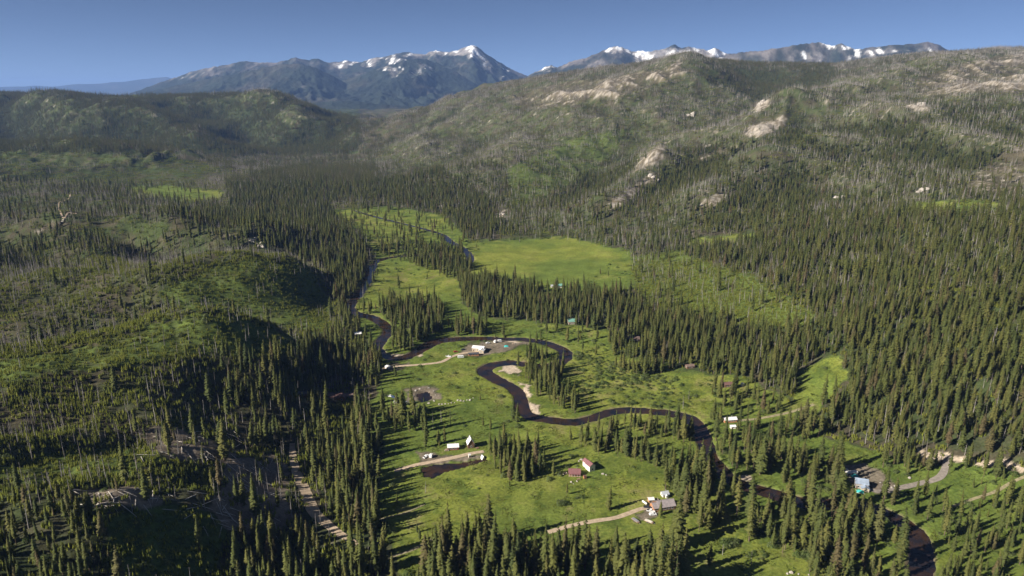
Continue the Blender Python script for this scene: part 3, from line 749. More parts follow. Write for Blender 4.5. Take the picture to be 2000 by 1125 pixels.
def conifer(seed, h, r, clear, layers, per, shape=1.0, m_leaf=0, m_bark=1, bend=0.0):
    rd = random.Random(seed); crown = MB(); trunk = MB()
    bx, by = rd.uniform(-bend, bend), rd.uniform(-bend, bend)
    def ax(z): t = z / h; return Vector((bx * t * t, by * t * t, z))
    tr = .011 * h + .03
    trunk.tube(ax(-.6), ax(h * .5), tr, tr * .6, 5, m_bark); trunk.tube(ax(h * .5), ax(h * .96), tr * .6, .02, 4, m_bark)
    side = rd.uniform(0, 6.28)
    for i in range(layers):
        t = i / (layers - 1)
        z = h * (clear + (1 - clear) * t ** .92)
        env = r * (1 - t) ** shape * (.75 + .25 * min(1, t * 6)) + .05 * r
        if t < .12: env *= .8
        for k in range(per if t < .8 else max(4, per - 2)):
            a = side + i * 2.4 + k * 6.283 / per + rd.uniform(-.35, .35)
            e = env * rd.uniform(.6, 1.18)
            if rd.random() < .08: e *= .45
            dz = -.28 * e * rd.uniform(.5, 1.4) + (.25 * e if t > .85 else 0)
            c, s_ = math.cos(a), math.sin(a); w = e * rd.uniform(.26, .42) + .06
            zj = z + rd.uniform(-.5, .5) * h * (1 - clear) / layers
            o = ax(zj)
            root = o + Vector((0, 0, .10 * e)); tip = o + Vector((c * e, s_ * e, dz))
            mid = o + Vector((c * e * .55, s_ * e * .55, dz * .35))
            L_ = mid + Vector((-s_ * w, c * w, -.12 * e)); R_ = mid + Vector((s_ * w, -c * w, -.12 * e))
            out = Vector((c, s_, .55))
            crown.tri(root, L_, tip, m_leaf, out + Vector((-s_, c, 0)) * .5); crown.tri(root, tip, R_, m_leaf, out - Vector((-s_, c, 0)) * .5)
            low = mid + Vector((0, 0, -.34 * e - .1))
            crown.tri(o, low, tip, m_leaf, Vector((c, s_, .25)) + Vector((-s_, c, 0)) * rd.choice((-.6, .6)))
    top = ax(h)
    for k in range(3):
        a = k * 2.1; p = ax(h * .93)
        crown.tri(tuple(top), tuple(p + Vector((math.cos(a) * .2, math.sin(a) * .2, 0))), tuple(p + Vector((math.cos(a + 1.6) * .2, math.sin(a + 1.6) * .2, 0))), m_leaf)
    return crown, trunk
def snag(seed, h, lean=0.03):
    rd = random.Random(seed); b = MB(); r = .014 * h + .05
    lx, ly = rd.uniform(-lean, lean) * h, rd.uniform(-lean, lean) * h
    top = rd.uniform(.75, 1.0)
    def ax(t): return Vector((lx * t, ly * t, h * t))
    b.tube(ax(-.03), ax(.5 * top), r, r * .7, 5); b.tube(ax(.5 * top), ax(top), r * .7, r * .22, 4)
    for k in range(rd.randint(10, 20)):
        t = rd.uniform(.3, .97) * top; a = rd.uniform(0, 6.28); ln = rd.uniform(.5, 1.7) * (1.25 - t) * h / 16
        p = ax(t); q = p + Vector((math.cos(a) * ln, math.sin(a) * ln, rd.uniform(-.35, .25) * ln))
        b.tube(p, q, .07, .03, 3)
    return b
def shrub(seed, r, h):
    rd = random.Random(seed); b = MB()
    for k in range(5): 
        a = rd.uniform(0, 6.28); b.tube((0, 0, -.2), (math.cos(a) * r * .5, math.sin(a) * r * .5, h * .6), .05, .02, 3, 1)
    for k in range(190):
        a = rd.uniform(0, 6.28); el = math.asin(rd.uniform(.0, 1)); q = rd.uniform(.72, 1.06) * (1 + .22 * math.sin(a * 3 + seed) * math.cos(el))
        p = Vector((math.cos(a) * math.cos(el) * r * q, math.sin(a) * math.cos(el) * r * q, .1 + math.sin(el) * h * q))
        s_ = rd.uniform(.22, .42) * r * .55
        u = Vector((rd.uniform(-1, 1), rd.uniform(-1, 1), rd.uniform(-.6, .6))).normalized() * s_
        w = Vector((rd.uniform(-1, 1), rd.uniform(-1, 1), rd.uniform(-1, 1))).normalized() * s_
        b.tri(p - u, p + w, p + u, 0, p + Vector((0, 0, .4)))
    return b

PROTO = bpy.data.collections.new('plant_prototypes')       # only referenced by the scatter below
def proto_coll(name, meshes):
    c = bpy.data.collections.new(name)
    for k, me in enumerate(meshes):
        o = bpy.data.objects.new(f'{name}_{k:02d}', me); c.objects.link(o)
    return c
TREE_SPECS = [  # h, r, clear, layers, per, shape
    (17, 2.3, .10, 22, 7, .80), (19, 2.1, .14, 24, 7, .85), (15, 2.5, .06, 20, 8, .75), (18, 1.8, .25, 20, 7, .70), (14, 2.1, .08, 18, 7, .90), (20, 2.4, .18, 24, 7, .72), (16, 1.8, .30, 16, 7, .55), (18, 2.9, .12, 20, 8, .62)]
TREES = [conifer(100 + k, *sp, bend=.5) for k, sp in enumerate(TREE_SPECS)]
TREE_H = [sp[0] for sp in TREE_SPECS]
full = []
for k, (cr, tr) in enumerate(TREES):
    b = MB(); b.extend(cr); b.extend(tr); full.append(b)
PC_TREE = proto_coll('proto_conifer', [b.mesh('conifer', [M_LEAF, M_BARK]) for b in full])
low = [conifer(150 + k, h, r, cl, 9, 5, shp) for k, (h, r, cl, shp) in enumerate([(16, 2.2, .1, .85), (19, 2.0, .15, .8), (14, 2.2, .08, .8), (17, 1.8, .25, .7)])]
lowf = []
for cr, tr in low:
    b = MB(); b.extend(cr); b.extend(tr); lowf.append(b)
def clump(seed, parts, n, rad, smin, smax, sink=0.0):
    rd = random.Random(seed); b = MB()
    for k in range(n):
        a = rd.uniform(0, 6.28); q = rad * math.sqrt(rd.random()); s_ = rd.uniform(smin, smax)
        M = Matrix.Translation((math.cos(a) * q, math.sin(a) * q, -sink)) @ Matrix.Rotation(rd.uniform(0, 6.28), 4, 'Z') @ Matrix.Diagonal((s_ * rd.uniform(.85, 1.15), s_ * rd.uniform(.85, 1.15), s_, 1))
        b.extend(rd.choice(parts), M)
    return b
PC_CLUMP = proto_coll('proto_conifer_clump', [clump(200 + k, lowf, 7, 11, .55, 1.1, 1.0).mesh('conifer_clump', [M_LEAF, M_BARK]) for k in range(5)])
SNAGS = [snag(300 + k, h, l) for k, (h, l) in enumerate([(14, .03), (17, .04), (11, .05), (15, .02), (9, .09), (18, .03)])]
SNAG_H = [14, 17, 11, 15, 9, 18]
PC_SNAG = proto_coll('proto_snag', [b.mesh('snag', [M_SNAG]) for b in SNAGS])
PC_SNAGC = proto_coll('proto_snag_clump', [clump(330 + k, SNAGS, 7, 11, .6, 1.05, .8).mesh('snag_clump', [M_SNAG]) for k in range(5)])
yt = []
for k in range(4):
    cr, tr = conifer(400 + k, 4.2, 1.05, .05, 8, 6, .8); b = MB(); b.extend(cr); b.extend(tr); yt.append(b)
PC_YOUNG = proto_coll('proto_young', [clump(430 + k, yt, 12, 2.8, .35, .85).mesh('young_conifers', [M_YOUNG, M_BARK]) for k in range(5)])
PC_YOUNGF = proto_coll('proto_young_far', [clump(450 + k, yt, 22, 9, .5, 1.0, .4).mesh('young_conifers_far', [M_YOUNG, M_BARK]) for k in range(4)])
SHRUBS = [shrub(500 + k, r, h) for k, (r, h) in enumerate([(1.7, 1.7), (2.1, 1.9), (1.4, 1.3), (2.5, 2.2)])]
PC_SHRUB = proto_coll('proto_shrub', [b.mesh('shrub', [M_SHRUB, M_BARK]) for b in SHRUBS])

def tuft_patch(seed):
    rd = random.Random(seed); b = MB()
    for k in range(34):
        a = rd.uniform(0, 6.28); q = 2.4 * math.sqrt(rd.random()); h_ = rd.uniform(.18, .5); w_ = rd.uniform(.15, .4)
        c = Vector((math.cos(a) * q, math.sin(a) * q, -.05))
        for j in range(3):
            t = rd.uniform(0, 6.28); d_ = Vector((math.cos(t), math.sin(t), 0)) * w_
            b.tri(c - d_ * .6, c + d_ * .6, c + Vector((rd.uniform(-.2, .2), rd.uniform(-.2, .2), h_)), 0, Vector((d_.y, -d_.x, 1.2)))
    return b
M_GRASS = foliage_mat('meadow_grass', [(.115, .165, .034), (.175, .195, .038), (.085, .13, .027), (.21, .20, .06), (.145, .18, .034)])
PC_TUFT = proto_coll('proto_tuft', [tuft_patch(700 + k).mesh('tuft', [M_GRASS]) for k in range(4)])
def scatter(name, label, cat, coll, n_var, P, S, rot, idx, tilt=.03):
    me = bpy.data.meshes.new(name); n = len(P)
    me.vertices.add(n); me.vertices.foreach_set('co', np.asarray(P, np.float32).ravel())
    for nm, ty, key, arr in (('scl', 'FLOAT_VECTOR', 'vector', S), ('rot', 'FLOAT_VECTOR', 'vector', np.stack([rng.normal(0, tilt, n), rng.normal(0, tilt, n), rot], 1)), ('idx', 'INT', 'value', idx)):
        a = me.attributes.new(nm, ty, 'POINT'); a.data.foreach_set(key, np.asarray(arr, np.int32 if ty == 'INT' else np.float32).ravel())
    o = link(bpy.data.objects.new(name, me)); tag(o, label, cat, kind='stuff')
    ng = bpy.data.node_groups.new(name + '_scatter', 'GeometryNodeTree')
    ng.interface.new_socket('Geometry', in_out='INPUT', socket_type='NodeSocketGeometry'); ng.interface.new_socket('Geometry', in_out='OUTPUT', socket_type='NodeSocketGeometry')
    N, K = ng.nodes, ng.links
    gi = N.new('NodeGroupInput'); go = N.new('NodeGroupOutput'); ip = N.new('GeometryNodeInstanceOnPoints')
    ci = N.new('GeometryNodeCollectionInfo'); ci.inputs['Collection'].default_value = coll
    ci.inputs['Separate Children'].default_value = True; ci.inputs['Reset Children'].default_value = True
    def attr(nm, ty):
        q = N.new('GeometryNodeInputNamedAttribute'); q.data_type = ty; q.inputs['Name'].default_value = nm; return q.outputs['Attribute']
    ip.inputs['Pick Instance'].default_value = True
    er = N.new('FunctionNodeEulerToRotation')
    K.new(attr('rot', 'FLOAT_VECTOR'), er.inputs['Euler']); K.new(er.outputs['Rotation'], ip.inputs['Rotation'])
    K.new(attr('scl', 'FLOAT_VECTOR'), ip.inputs['Scale']); K.new(attr('idx', 'INT'), ip.inputs['Instance Index'])
    K.new(gi.outputs['Geometry'], ip.inputs['Points']); K.new(ci.outputs['Instances'], ip.inputs['Instance']); K.new(ip.outputs['Instances'], go.inputs['Geometry'])
    md = o.modifiers.new('scatter', 'NODES'); md.node_group = ng
    return o

# ------------------------------------------------------------------ where plants grow
# horizon test: running maximum of the sight slope along each column of the terrain
Smax = np.maximum.accumulate((Zg - CAM_H) / YY, axis=0)
def visible(X, Y, Z, hgt):
    r = (np.log(Y) - GL[0]) / (GL[1] - GL[0]) - 1; c = (X / Y - GU[0]) / (GU[1] - GU[0])
    return (Z + hgt + 12 - CAM_H) / Y > bil(Smax, r, c)
CLEAR = []   # (x, y, radius) kept free of plants: buildings, vehicles
VIEWR = []   # (x, y, depth, halfwidth): sight corridors in front of small buildings kept free of tall trees
def candidates(y0, y1, cell, umax=.84):
    ny = int((y1 - y0) / cell); out = []
    for i in range(ny):
        Yc = y0 + (i + .5) * cell; xm = min(umax * Yc + 65, .98 * Yc); nx = int(2 * xm / cell)
        x = -xm + (np.arange(nx) + .5) * cell
        out.append(np.stack([x + rng.uniform(-.5, .5, nx) * cell, np.full(nx, Yc) + rng.uniform(-.5, .5, nx) * cell], 1))
    P = np.concatenate(out); P = P[(P[:, 1] > 158)]
    return P[:, 0], P[:, 1], z_at(P[:, 0], P[:, 1])
def blocked(X, Y, margin=0.0, tall=False):
    b = np.zeros(len(X), bool)
    m = (Y < 1500)
    d, i = near_poly(RP, X[m], Y[m], 20); b[m] |= d < RW[i] + .8 + margin
    for P, w in ROADP:
        mm = (X > P[:, 0].min() - 12) & (X < P[:, 0].max() + 12) & (Y > P[:, 1].min() - 12) & (Y < P[:, 1].max() + 12)
        if mm.any():
            d, i = near_poly(P, X[mm], Y[mm]); b[mm] |= d < w + .6 + margin
    for cx, cy_, r in CLEAR: b |= (X - cx) ** 2 + (Y - cy_) ** 2 < (r + margin) ** 2
    if tall:
        for cx, cy_, dep, hw in VIEWR:
            t = (cy_ - Y); b |= (t > -1) & (t < dep) & (np.abs(X - cx * Y / cy_) < hw)
    s = (z_at(X, Y) - CAM_H) / Y; px, py = us_px(X / Y, s)
    for poly in POND_PX: b |= inpoly(poly, px, py) & (Y < 900)
    return b
def grow(layer, y0, y1, cell, hgt, gain=1.0, clump_noise=.5, seed=0, tall=False, near_block=True):
    X, Y, Z = candidates(y0, y1, cell)
    d = sample_map(LAY[layer], X, Y, Z, 5.0)
    nz = fbm(X / 40, Y / 40, 3, 200 + seed) + .6 * fbm(X / 120, Y / 120, 2, 230 + seed)
    ho = bil(HOLLOW, (np.log(Y) - GL[0]) / (GL[1] - GL[0]), (X / Y - GU[0]) / (GU[1] - GU[0]))
    d = np.clip(d + ho * {'live': .42, 'snag': -.22, 'young': .1}.get(layer, 0) * (d > .03), 0, 1.2)
    p = d * gain * (1 + clump_noise * nz * 2.0 * (d < .9))
    k = rng.random(len(X)) < p
    X, Y, Z = X[k], Y[k], Z[k]
    k = visible(X, Y, Z, hgt)
    X, Y, Z = X[k], Y[k], Z[k]
    if near_block:
        k = ~blocked(X, Y, 0, tall); X, Y, Z = X[k], Y[k], Z[k]
    return X, Y, Z
def pix(X, Y, Z): return us_px(X / Y, (Z - CAM_H) / Y)
# ------------------------------------------------------------------ buildings
def bx(bm, x0, x1, y0, y1, z0, z1):
    v = [bm.verts.new(p) for p in ((x0,y0,z0),(x1,y0,z0),(x1,y1,z0),(x0,y1,z0),(x0,y0,z1),(x1,y0,z1),(x1,y1,z1),(x0,y1,z1))]
    for q in ((0,3,2,1),(4,5,6,7),(0,1,5,4),(1,2,6,5),(2,3,7,6),(3,0,4,7)): bm.faces.new([v[i] for i in q])
def prism(bm, prof, x0, x1):
    """profile in (y, z) extruded along x"""
    a = [bm.verts.new((x0, y, z)) for y, z in prof]; b = [bm.verts.new((x1, y, z)) for y, z in prof]
    n = len(prof)
    bm.faces.new(a[::-1]); bm.faces.new(b)
    for i in range(n): bm.faces.new((a[i], a[(i + 1) % n], b[(i + 1) % n], b[i]))
def part(name, bm, m, parent, loc=None, label=None):
    bmesh.ops.recalc_face_normals(bm, faces=bm.faces[:])
    me = bpy.data.meshes.new(name); bm.to_mesh(me); bm.free(); me.materials.append(m)
    o = bpy.data.objects.new(name, me); link(o, parent)
    if loc: o.location = loc
    if label: o['label'] = label
    return o
def thing(name, label, cat, loc, rot=0, group=None):
    o = bpy.data.objects.new(name, None); o.empty_display_size = .5; link(o)
    o.location = loc; o.rotation_euler = (0, 0, R(rot)); tag(o, label, cat, group)
    return o
WALL = dict(log=mat('log_wall', (.26, .15, .075), .85, .25, .8, .15, stretch=(.3, .3, 6)), white=mat('white_wall', (.72, .68, .60), .8, .1, 1), red=mat('red_wall', (.22, .07, .05), .8, .2, 1),
            grey=mat('grey_wall', (.30, .28, .26), .85, .2, 1), brown=mat('brown_wall', (.16, .10, .065), .85, .25, 1), orange=mat('orange_wall', (.42, .19, .085), .85, .2, 1), tan=mat('tan_wall', (.45, .38, .29), .85, .15, 1))
ROOF = dict(white=mat('white_metal_roof', (.74, .73, .71), .45, .06, .5, .4, .0, (8, .3, 1)), red=mat('red_metal_roof', (.20, .095, .095), .5, .15, .5, .35), grey=mat('grey_shingle_roof', (.27, .235, .235), .8, .18, .7, .15),
            steel=mat('steel_roof', (.42, .44, .47), .45, .12, .5, .4), green=mat('green_roof', (.16, .33, .27), .5, .12, .5, .3), blue=mat('blue_metal_roof', (.33, .40, .50), .4, .3, .3, .5, .2), brown=mat('brown_roof', (.17, .12, .10), .85, .2, .6),
            maroon=mat('maroon_roof', (.15, .085, .075), .75, .2, .6), dark=mat('dark_roof', (.07, .07, .085), .7, .2, .6))
M_GLASS = mat('window_glass', (.025, .032, .045), .08, .1, 1, .6)
M_TRIM = mat('white_trim', (.70, .68, .64), .7, .06, 2)
M_DOOR = mat('door_wood', (.12, .07, .045), .7, .2, 2)
M_STEEL = mat('stovepipe', (.35, .35, .36), .4, .15, 2, .5, .6)
M_DECK = mat('deck_wood', (.30, .20, .13), .85, .25, 1)
def block(t, x0, x1, y0, y1, h, rise, wall, roof, over=.45, axis='x', nwin=2, door=True, chimney=True, gable_win=True):
    """one gabled block of a building; axis = ridge direction"""
    cx, cy_ = (x0 + x1) / 2, (y0 + y1) / 2
    lx, ly = x1 - x0, y1 - y0
    if axis == 'y': lx, ly = ly, lx
    M = Matrix.Translation((cx, cy_, 0)) @ (Matrix.Rotation(math.pi / 2, 4, 'Z') if axis == 'y' else Matrix.Identity(4))
    def P(name, bm, m, parent=t):
        o = part(name, bm, m, parent)
        if parent is t: o.data.transform(M)
        return o
    a, d = lx / 2, ly / 2
    bm = bmesh.new(); prism(bm, [(-d, -1.2), (d, -1.2), (d, h), (0, h + rise), (-d, h)], -a, a); P('wall', bm, wall)
    k = rise / d; ln = math.hypot(1, k)
    rf = None
    for s in (-1, 1):
        bm = bmesh.new(); o = d + over
        prism(bm, [(s * o, h - k * over + .03), (0, h + rise + .03), (0, h + rise + .2), (s * o, h - k * over + .2)], -a - over, a + over)
        q = P('roof', bm, roof)
        rf = rf or q
    bm = bmesh.new(); bx(bm, -a - over - .02, a + over + .02, -.16, .16, h + rise + .12, h + rise + .27); q = part('ridge_cap', bm, roof, rf); q.data.transform(M)
    if chimney:
        bm = bmesh.new(); bx(bm, a * .35, a * .35 + .45, d * .3, d * .3 + .45, h + rise * .4, h + rise + .9); q = part('chimney', bm, M_STEEL, rf); q.data.transform(M)
    def win(x, y, z, w, hh, side):
        bm = bmesh.new()
        if side == 'y': bx(bm, x - w / 2, x + w / 2, y - .03, y + .03, z, z + hh)
        else: bx(bm, x - .03, x + .03, y - w / 2, y + w / 2, z, z + hh)
        o = P('window', bm, M_GLASS)
        bm = bmesh.new(); e = .12
        for (p0, p1, q0, q1) in ((-w/2 - e, w/2 + e, -e, 0), (-w/2 - e, w/2 + e, hh, hh + e), (-w/2 - e, -w/2, 0, hh), (w/2, w/2 + e, 0, hh)):
            if side == 'y': bx(bm, x + p0, x + p1, y - .05, y + .05, z + q0, z + q1)
            else: bx(bm, x - .05, x + .05, y + p0, y + p1, z + q0, z + q1)
        f = part('frame', bm, M_TRIM, o); f.data.transform(M)
    wz = min(1.0, h * .38); wh = min(1.2, h * .42)
    for i in range(nwin):
        fx_ = -a + lx * (i + .5 + (.5 if door else 0)) / (nwin + (1 if door else 0))
        win(fx_, -d, wz, 1.1, wh, 'y')
    if door:
        bm = bmesh.new(); x = -a + lx * .5 / (nwin + 1); bx(bm, x - .48, x + .48, -d - .05, -d + .05, .05, min(2.05, h - .15)); dr = P('door', bm, M_DOOR)
        bm = bmesh.new(); bx(bm, x + .3, x + .38, -d - .12, -d - .05, .95, 1.05); q = part('handle', bm, M_STEEL, dr); q.data.transform(M)
    if gable_win:
        for s in (-1, 1): win(s * a, 0, wz, min(1.1, ly * .3), wh, 'x')
BS = .84
def building(name, label, px, blocks, rot=0, cat='cabin', group=None, view=26, rad=None):
    loc = hit(*px); t = thing(name, label, cat, loc, rot, group)
    ext = 0
    t.scale = (BS, BS, BS)
    for b in blocks:
        b = dict(b); ext = max(ext, abs(b['x0']), abs(b['x1']), abs(b['y0']), abs(b['y1'])); block(t, **b)
    CLEAR.append((loc.x, loc.y, rad or ext * BS + 1.8))
    if view: VIEWR.append((loc.x, loc.y, view * 1.05, ext * BS * .75 + .3))
    return t
def bl(w, d, h, rise, wall, roof, ox=0, oy=0, **kw): return dict(x0=ox - w / 2, x1=ox + w / 2, y0=oy - d / 2, y1=oy + d / 2, h=h, rise=rise, wall=WALL[wall], roof=ROOF[roof], **kw)

building('barn', 'large white roofed barn with a side wing in the dirt yard by the river', (935,684), [bl(13, 8, 3.6, 1.5, 'tan', 'white', nwin=3), bl(6, 6.4, 3.1, 1.1, 'tan', 'white', ox=5.2, oy=-5.6, axis='y', door=False, chimney=False)], -14, 'barn')
building('shed', 'long low brown shed in front of the white roofed barn', (925,694), [bl(11, 4, 2.4, .8, 'orange', 'dark', nwin=3, chimney=False)], 9, 'shed')
building('cabin', 'small white roofed cabin among trees beside the upper river', (699,655), [bl(7.5, 6, 2.8, 1.5, 'brown', 'white')], 15)
building('house', 'green roofed house standing in front of the dark forest', (1116,632), [bl(8.5, 7, 3.8, 2.4, 'tan', 'green', nwin=3)], 8, 'house')
building('lodge', 'long log lodge with a maroon roof in the trees left of the meadow', (655,778), [bl(15, 7, 3, 2, 'log', 'maroon', nwin=4), bl(6, 6, 3, 2.1, 'log', 'maroon', ox=7.2, oy=-3.2, axis='y', chimney=False, nwin=1)], 3, 'lodge', view=52)
building('cabin', 'small log cabin with a brown roof right of the maroon roofed lodge', (682,776), [bl(8, 6, 2.6, 1.5, 'log', 'brown')], 3, view=34)
building('cabin', 'dark roofed cabin half hidden in forest shade left of the lodge', (590,772), [bl(9, 6, 2.6, 1.6, 'brown', 'dark')], 20, view=10)
building('cabin', 'red walled cabin with a bright white metal roof beside the pond', (885,876), [bl(8.6, 5.6, 2.6, 1.5, 'red', 'white', nwin=3)], 7)
building('house', 'tall narrow cabin with a steep white gable roof behind the pond camp', (919,872), [bl(5.2, 6, 3.8, 4.3, 'brown', 'white', axis='y', nwin=1)], 14, 'house')
building('hut', 'white steep roofed hut at the end of the camp track', (943,898), [bl(2.6, 3, 1.6, 2.0, 'white', 'white', axis='y', nwin=0, chimney=False, over=.25)], 30, 'hut', view=12)
building('hut', 'tiny white privy standing beside the camp track', (917,893), [bl(1.5, 1.5, 2.1, .8, 'white', 'white', nwin=0, chimney=False, over=.2, gable_win=False)], 20, 'hut', view=10)
t = building('cabin', 'red roofed cabin with a front porch alone in the meadow', (1122,925), [bl(8.6, 5.2, 2.5, 1.6, 'log', 'red', nwin=3)], -4)
for k in range(5):
    bm = bmesh.new(); x = -4 + k * 2; bx(bm, x - .08, x + .08, -4.3, -4.14, -.3, 2.0); part('porch_post', bm, M_TRIM, t)
bm = bmesh.new(); prism(bm, [(-4.7, 1.95), (-2.9, 2.45), (-2.9, 2.55), (-4.7, 2.05)], -4.5, 4.5); part('porch_roof', bm, ROOF['red'], t)
bm = bmesh.new(); bx(bm, -4.4, 4.4, -4.4, -2.64, -.6, .02); part('porch_deck', bm, M_DECK, t)
building('house', 'tall white house with a stepped maroon roof beside the red roofed cabin', (1153,917), [bl(5, 5.4, 4.6, 1.7, 'white', 'red', axis='y', nwin=1, door=False, chimney=False), bl(4, 4.6, 4.4, 1.5, 'white', 'red', ox=.1, oy=5.3, axis='y', nwin=0, door=False, chimney=False)], 28, 'house')
building('shed', 'small orange shed in the meadow in front of the white house', (1142,934), [bl(1.9, 1.9, 2, .5, 'orange', 'maroon', nwin=0, chimney=False, over=.15, gable_win=False)], 12, 'shed', view=8)
building('house', 'large grey shingled house at the end of the gravel drive', (1298,990), [bl(12, 8.4, 2.9, 2.6, 'brown', 'grey', nwin=4), bl(4.6, 6.6, 2.7, 2.0, 'orange', 'grey', ox=-7.4, oy=-.6, nwin=1, chimney=False)], 13, 'house')
building('shed', 'cream roofed shed behind the parked pickups by the grey house', (1271,979), [bl(3.8, 3.2, 2.1, .8, 'orange', 'white', nwin=1, chimney=False, over=.3)], 8, 'shed', view=10)
building('cottage', 'small white cottage with a steel roof behind the grey house', (1298,968), [bl(4.6, 3.8, 2.2, 1.3, 'white', 'steel', nwin=1), bl(1.6, 1.6, 1.9, .6, 'white', 'steel', ox=.2, oy=-2.7, axis='y', nwin=0, chimney=False, gable_win=False)], 14, 'cottage', view=10)
building('shed', 'steel roofed shed under the trees right of the grey house', (1329,1010), [bl(3.8, 2.8, 2.1, .7, 'grey', 'steel', nwin=1, chimney=False, over=.25)], 14, 'shed', view=20)
building('house', 'long house with a white metal roof on the right side of the river', (1425,823), [bl(11, 5, 2.7, 1.3, 'orange', 'white', nwin=4)], 8, 'house')
building('shed', 'small white shed below the long white roofed house', (1431,836), [bl(4, 3, 2, .8, 'white', 'white', nwin=1, chimney=False)], 5, 'shed', view=12)
building('cabin', 'brown cabin under tall trees left of the white tank', (1421,754), [bl(8, 5.5, 2.6, 1.5, 'brown', 'maroon', nwin=2)], 6, view=16)
building('cabin', 'brown roofed cabin deep in the forest behind the shrub meadow', (1238,665), [bl(12, 7, 3, 1.8, 'brown', 'brown', nwin=3)], -3, view=22)
building('shed', 'red shed below the brown roofed cabin in the forest', (1232,680), [bl(4, 3.4, 2.8, 1, 'red', 'red', nwin=1, chimney=False)], 5, 'shed', view=18)
building('hut', 'little white hut at the forest edge above the shrub meadow', (1287,703), [bl(2.4, 2.2, 2.2, .9, 'white', 'brown', nwin=0, chimney=False, over=.2)], 10, 'hut', view=14)
building('cabin', 'low brown cabin in shade at the forest edge above the shrub meadow', (1347,718), [bl(8, 5, 2.4, 1.3, 'brown', 'brown', nwin=2)], 10, view=16)
building('house', 'house with a shiny blue metal roof beside the driveway', (1681,950), [bl(8.2, 7.4, 4.2, 2.2, 'grey', 'blue', nwin=3), bl(5, 3.6, 2.6, 1.0, 'tan', 'blue', ox=1.8, oy=-5.4, axis='y', nwin=1, chimney=False)], -18, 'house', view=30)
building('mobile_home', 'long white mobile home behind the blue roofed house', (1662,927), [bl(8.6, 2.8, 2.4, .5, 'white', 'white', nwin=3, chimney=False, over=.2)], 10, 'mobile home', view=8)
building('farmhouse', 'grey green roofed farmhouse at the near edge of the large round meadow', (1094,561), [bl(9, 7, 3.2, 2, 'white', 'green', nwin=3)], 5, 'house', view=24)
building('shed', 'white walled shed left of the farmhouse by the round meadow', (1080,561), [bl(6, 4, 2.6, 1.1, 'white', 'steel', nwin=1, chimney=False)], 5, 'shed', view=24)
building('cabin', 'tiny white gabled cabin in the forest by the upper river', (866,525), [bl(5, 5, 2.8, 2.6, 'white', 'white', axis='y', nwin=1)], 15, view=26)

# yurt and tank
M_CANVAS = mat('canvas', (.78, .76, .72), .8, .06, 1)
def revolve(bm, prof, n=24):
    rings = []
    for r, z in prof:
        rings.append([bm.verts.new((r * math.cos(2 * math.pi * k / n), r * math.sin(2 * math.pi * k / n), z)) for k in range(n)] if r > 1e-4 else [bm.verts.new((0, 0, z))])
    for a, b in zip(rings, rings[1:]):
        for k in range(n):
            j = (k + 1) % n
            q = [a[k % len(a)], a[j % len(a)], b[j % len(b)], b[k % len(b)]]
            q = [x for i, x in enumerate(q) if x not in q[:i]]
            if len(q) > 2: bm.faces.new(q)
loc = hit(757, 718); t = thing('yurt', 'round white canvas yurt beside the river and the farm track', 'yurt', loc); t.scale = (.8, .8, .8)
bm = bmesh.new(); revolve(bm, [(3.0, -.5), (3.0, 2.0), (2.96, 2.0)]); part('wall', bm, M_CANVAS, t)
bm = bmesh.new(); revolve(bm, [(3.25, 1.85), (3.2, 2.05), (1.6, 2.95), (.6, 3.4), (0, 3.5)]); part('roof', bm, M_CANVAS, t)
bm = bmesh.new(); revolve(bm, [(.7, 3.38), (.6, 3.6), (0, 3.75)], 12); part('skylight', bm, M_GLASS, t)
bm = bmesh.new(); bx(bm, -.45, .45, -3.1, -2.9, 0, 1.9); part('door', bm, M_DOOR, t)
bm = bmesh.new(); revolve(bm, [(3.9, -.6), (3.9, -.05), (0, -.04)]); part('deck', bm, M_DECK, t)
CLEAR.append((loc.x, loc.y, 5.5)); VIEWR.append((loc.x, loc.y, 26, 3.6))
loc = hit(1450, 753); t = thing('storage_tank', 'round white water tank standing among trees on the right', 'tank', loc); t.scale = (.8, .8, .8)
bm = bmesh.new(); revolve(bm, [(1.7, -.4), (1.7, 2.6), (1.66, 2.6)]); part('tank_body', bm, M_TRIM, t)
bm = bmesh.new(); revolve(bm, [(1.78, 2.58), (1.2, 3.05), (.4, 3.3), (0, 3.32)]); part('tank_lid', bm, M_TRIM, t)
bm = bmesh.new(); bx(bm, -.2, .2, -1.82, -1.7, 0, 2.6); part('ladder', bm, M_STEEL, t)
CLEAR.append((loc.x, loc.y, 3.5)); VIEWR.append((loc.x, loc.y, 24, 2.2))
loc = hit(1259, 984); t = thing('propane_tank', 'white propane tank lying on the grass beside the parking yard', 'tank', loc, -58)
bm = bmesh.new(); revolve(bm, [(0, -2.0), (.35, -1.95), (.55, -1.7), (.6, -1.4), (.6, 1.4), (.55, 1.7), (.35, 1.95), (0, 2.0)], 14)
bm.transform(Matrix.Translation((0, 0, .95)) @ Matrix.Rotation(math.pi / 2, 4, 'Y')); part('tank_body', bm, M_TRIM, t)
for s in (-1, 1):
    bm = bmesh.new(); bx(bm, s * 1.1 - .1, s * 1.1 + .1, -.4, .4, -.3, .5); part('leg', bm, M_STEEL, t)
bm = bmesh.new(); revolve(bm, [(.2, 1.5), (.2, 1.75), (0, 1.76)], 10); part('valve_cap', bm, M_STEEL, t)
CLEAR.append((loc.x, loc.y, 2.5))

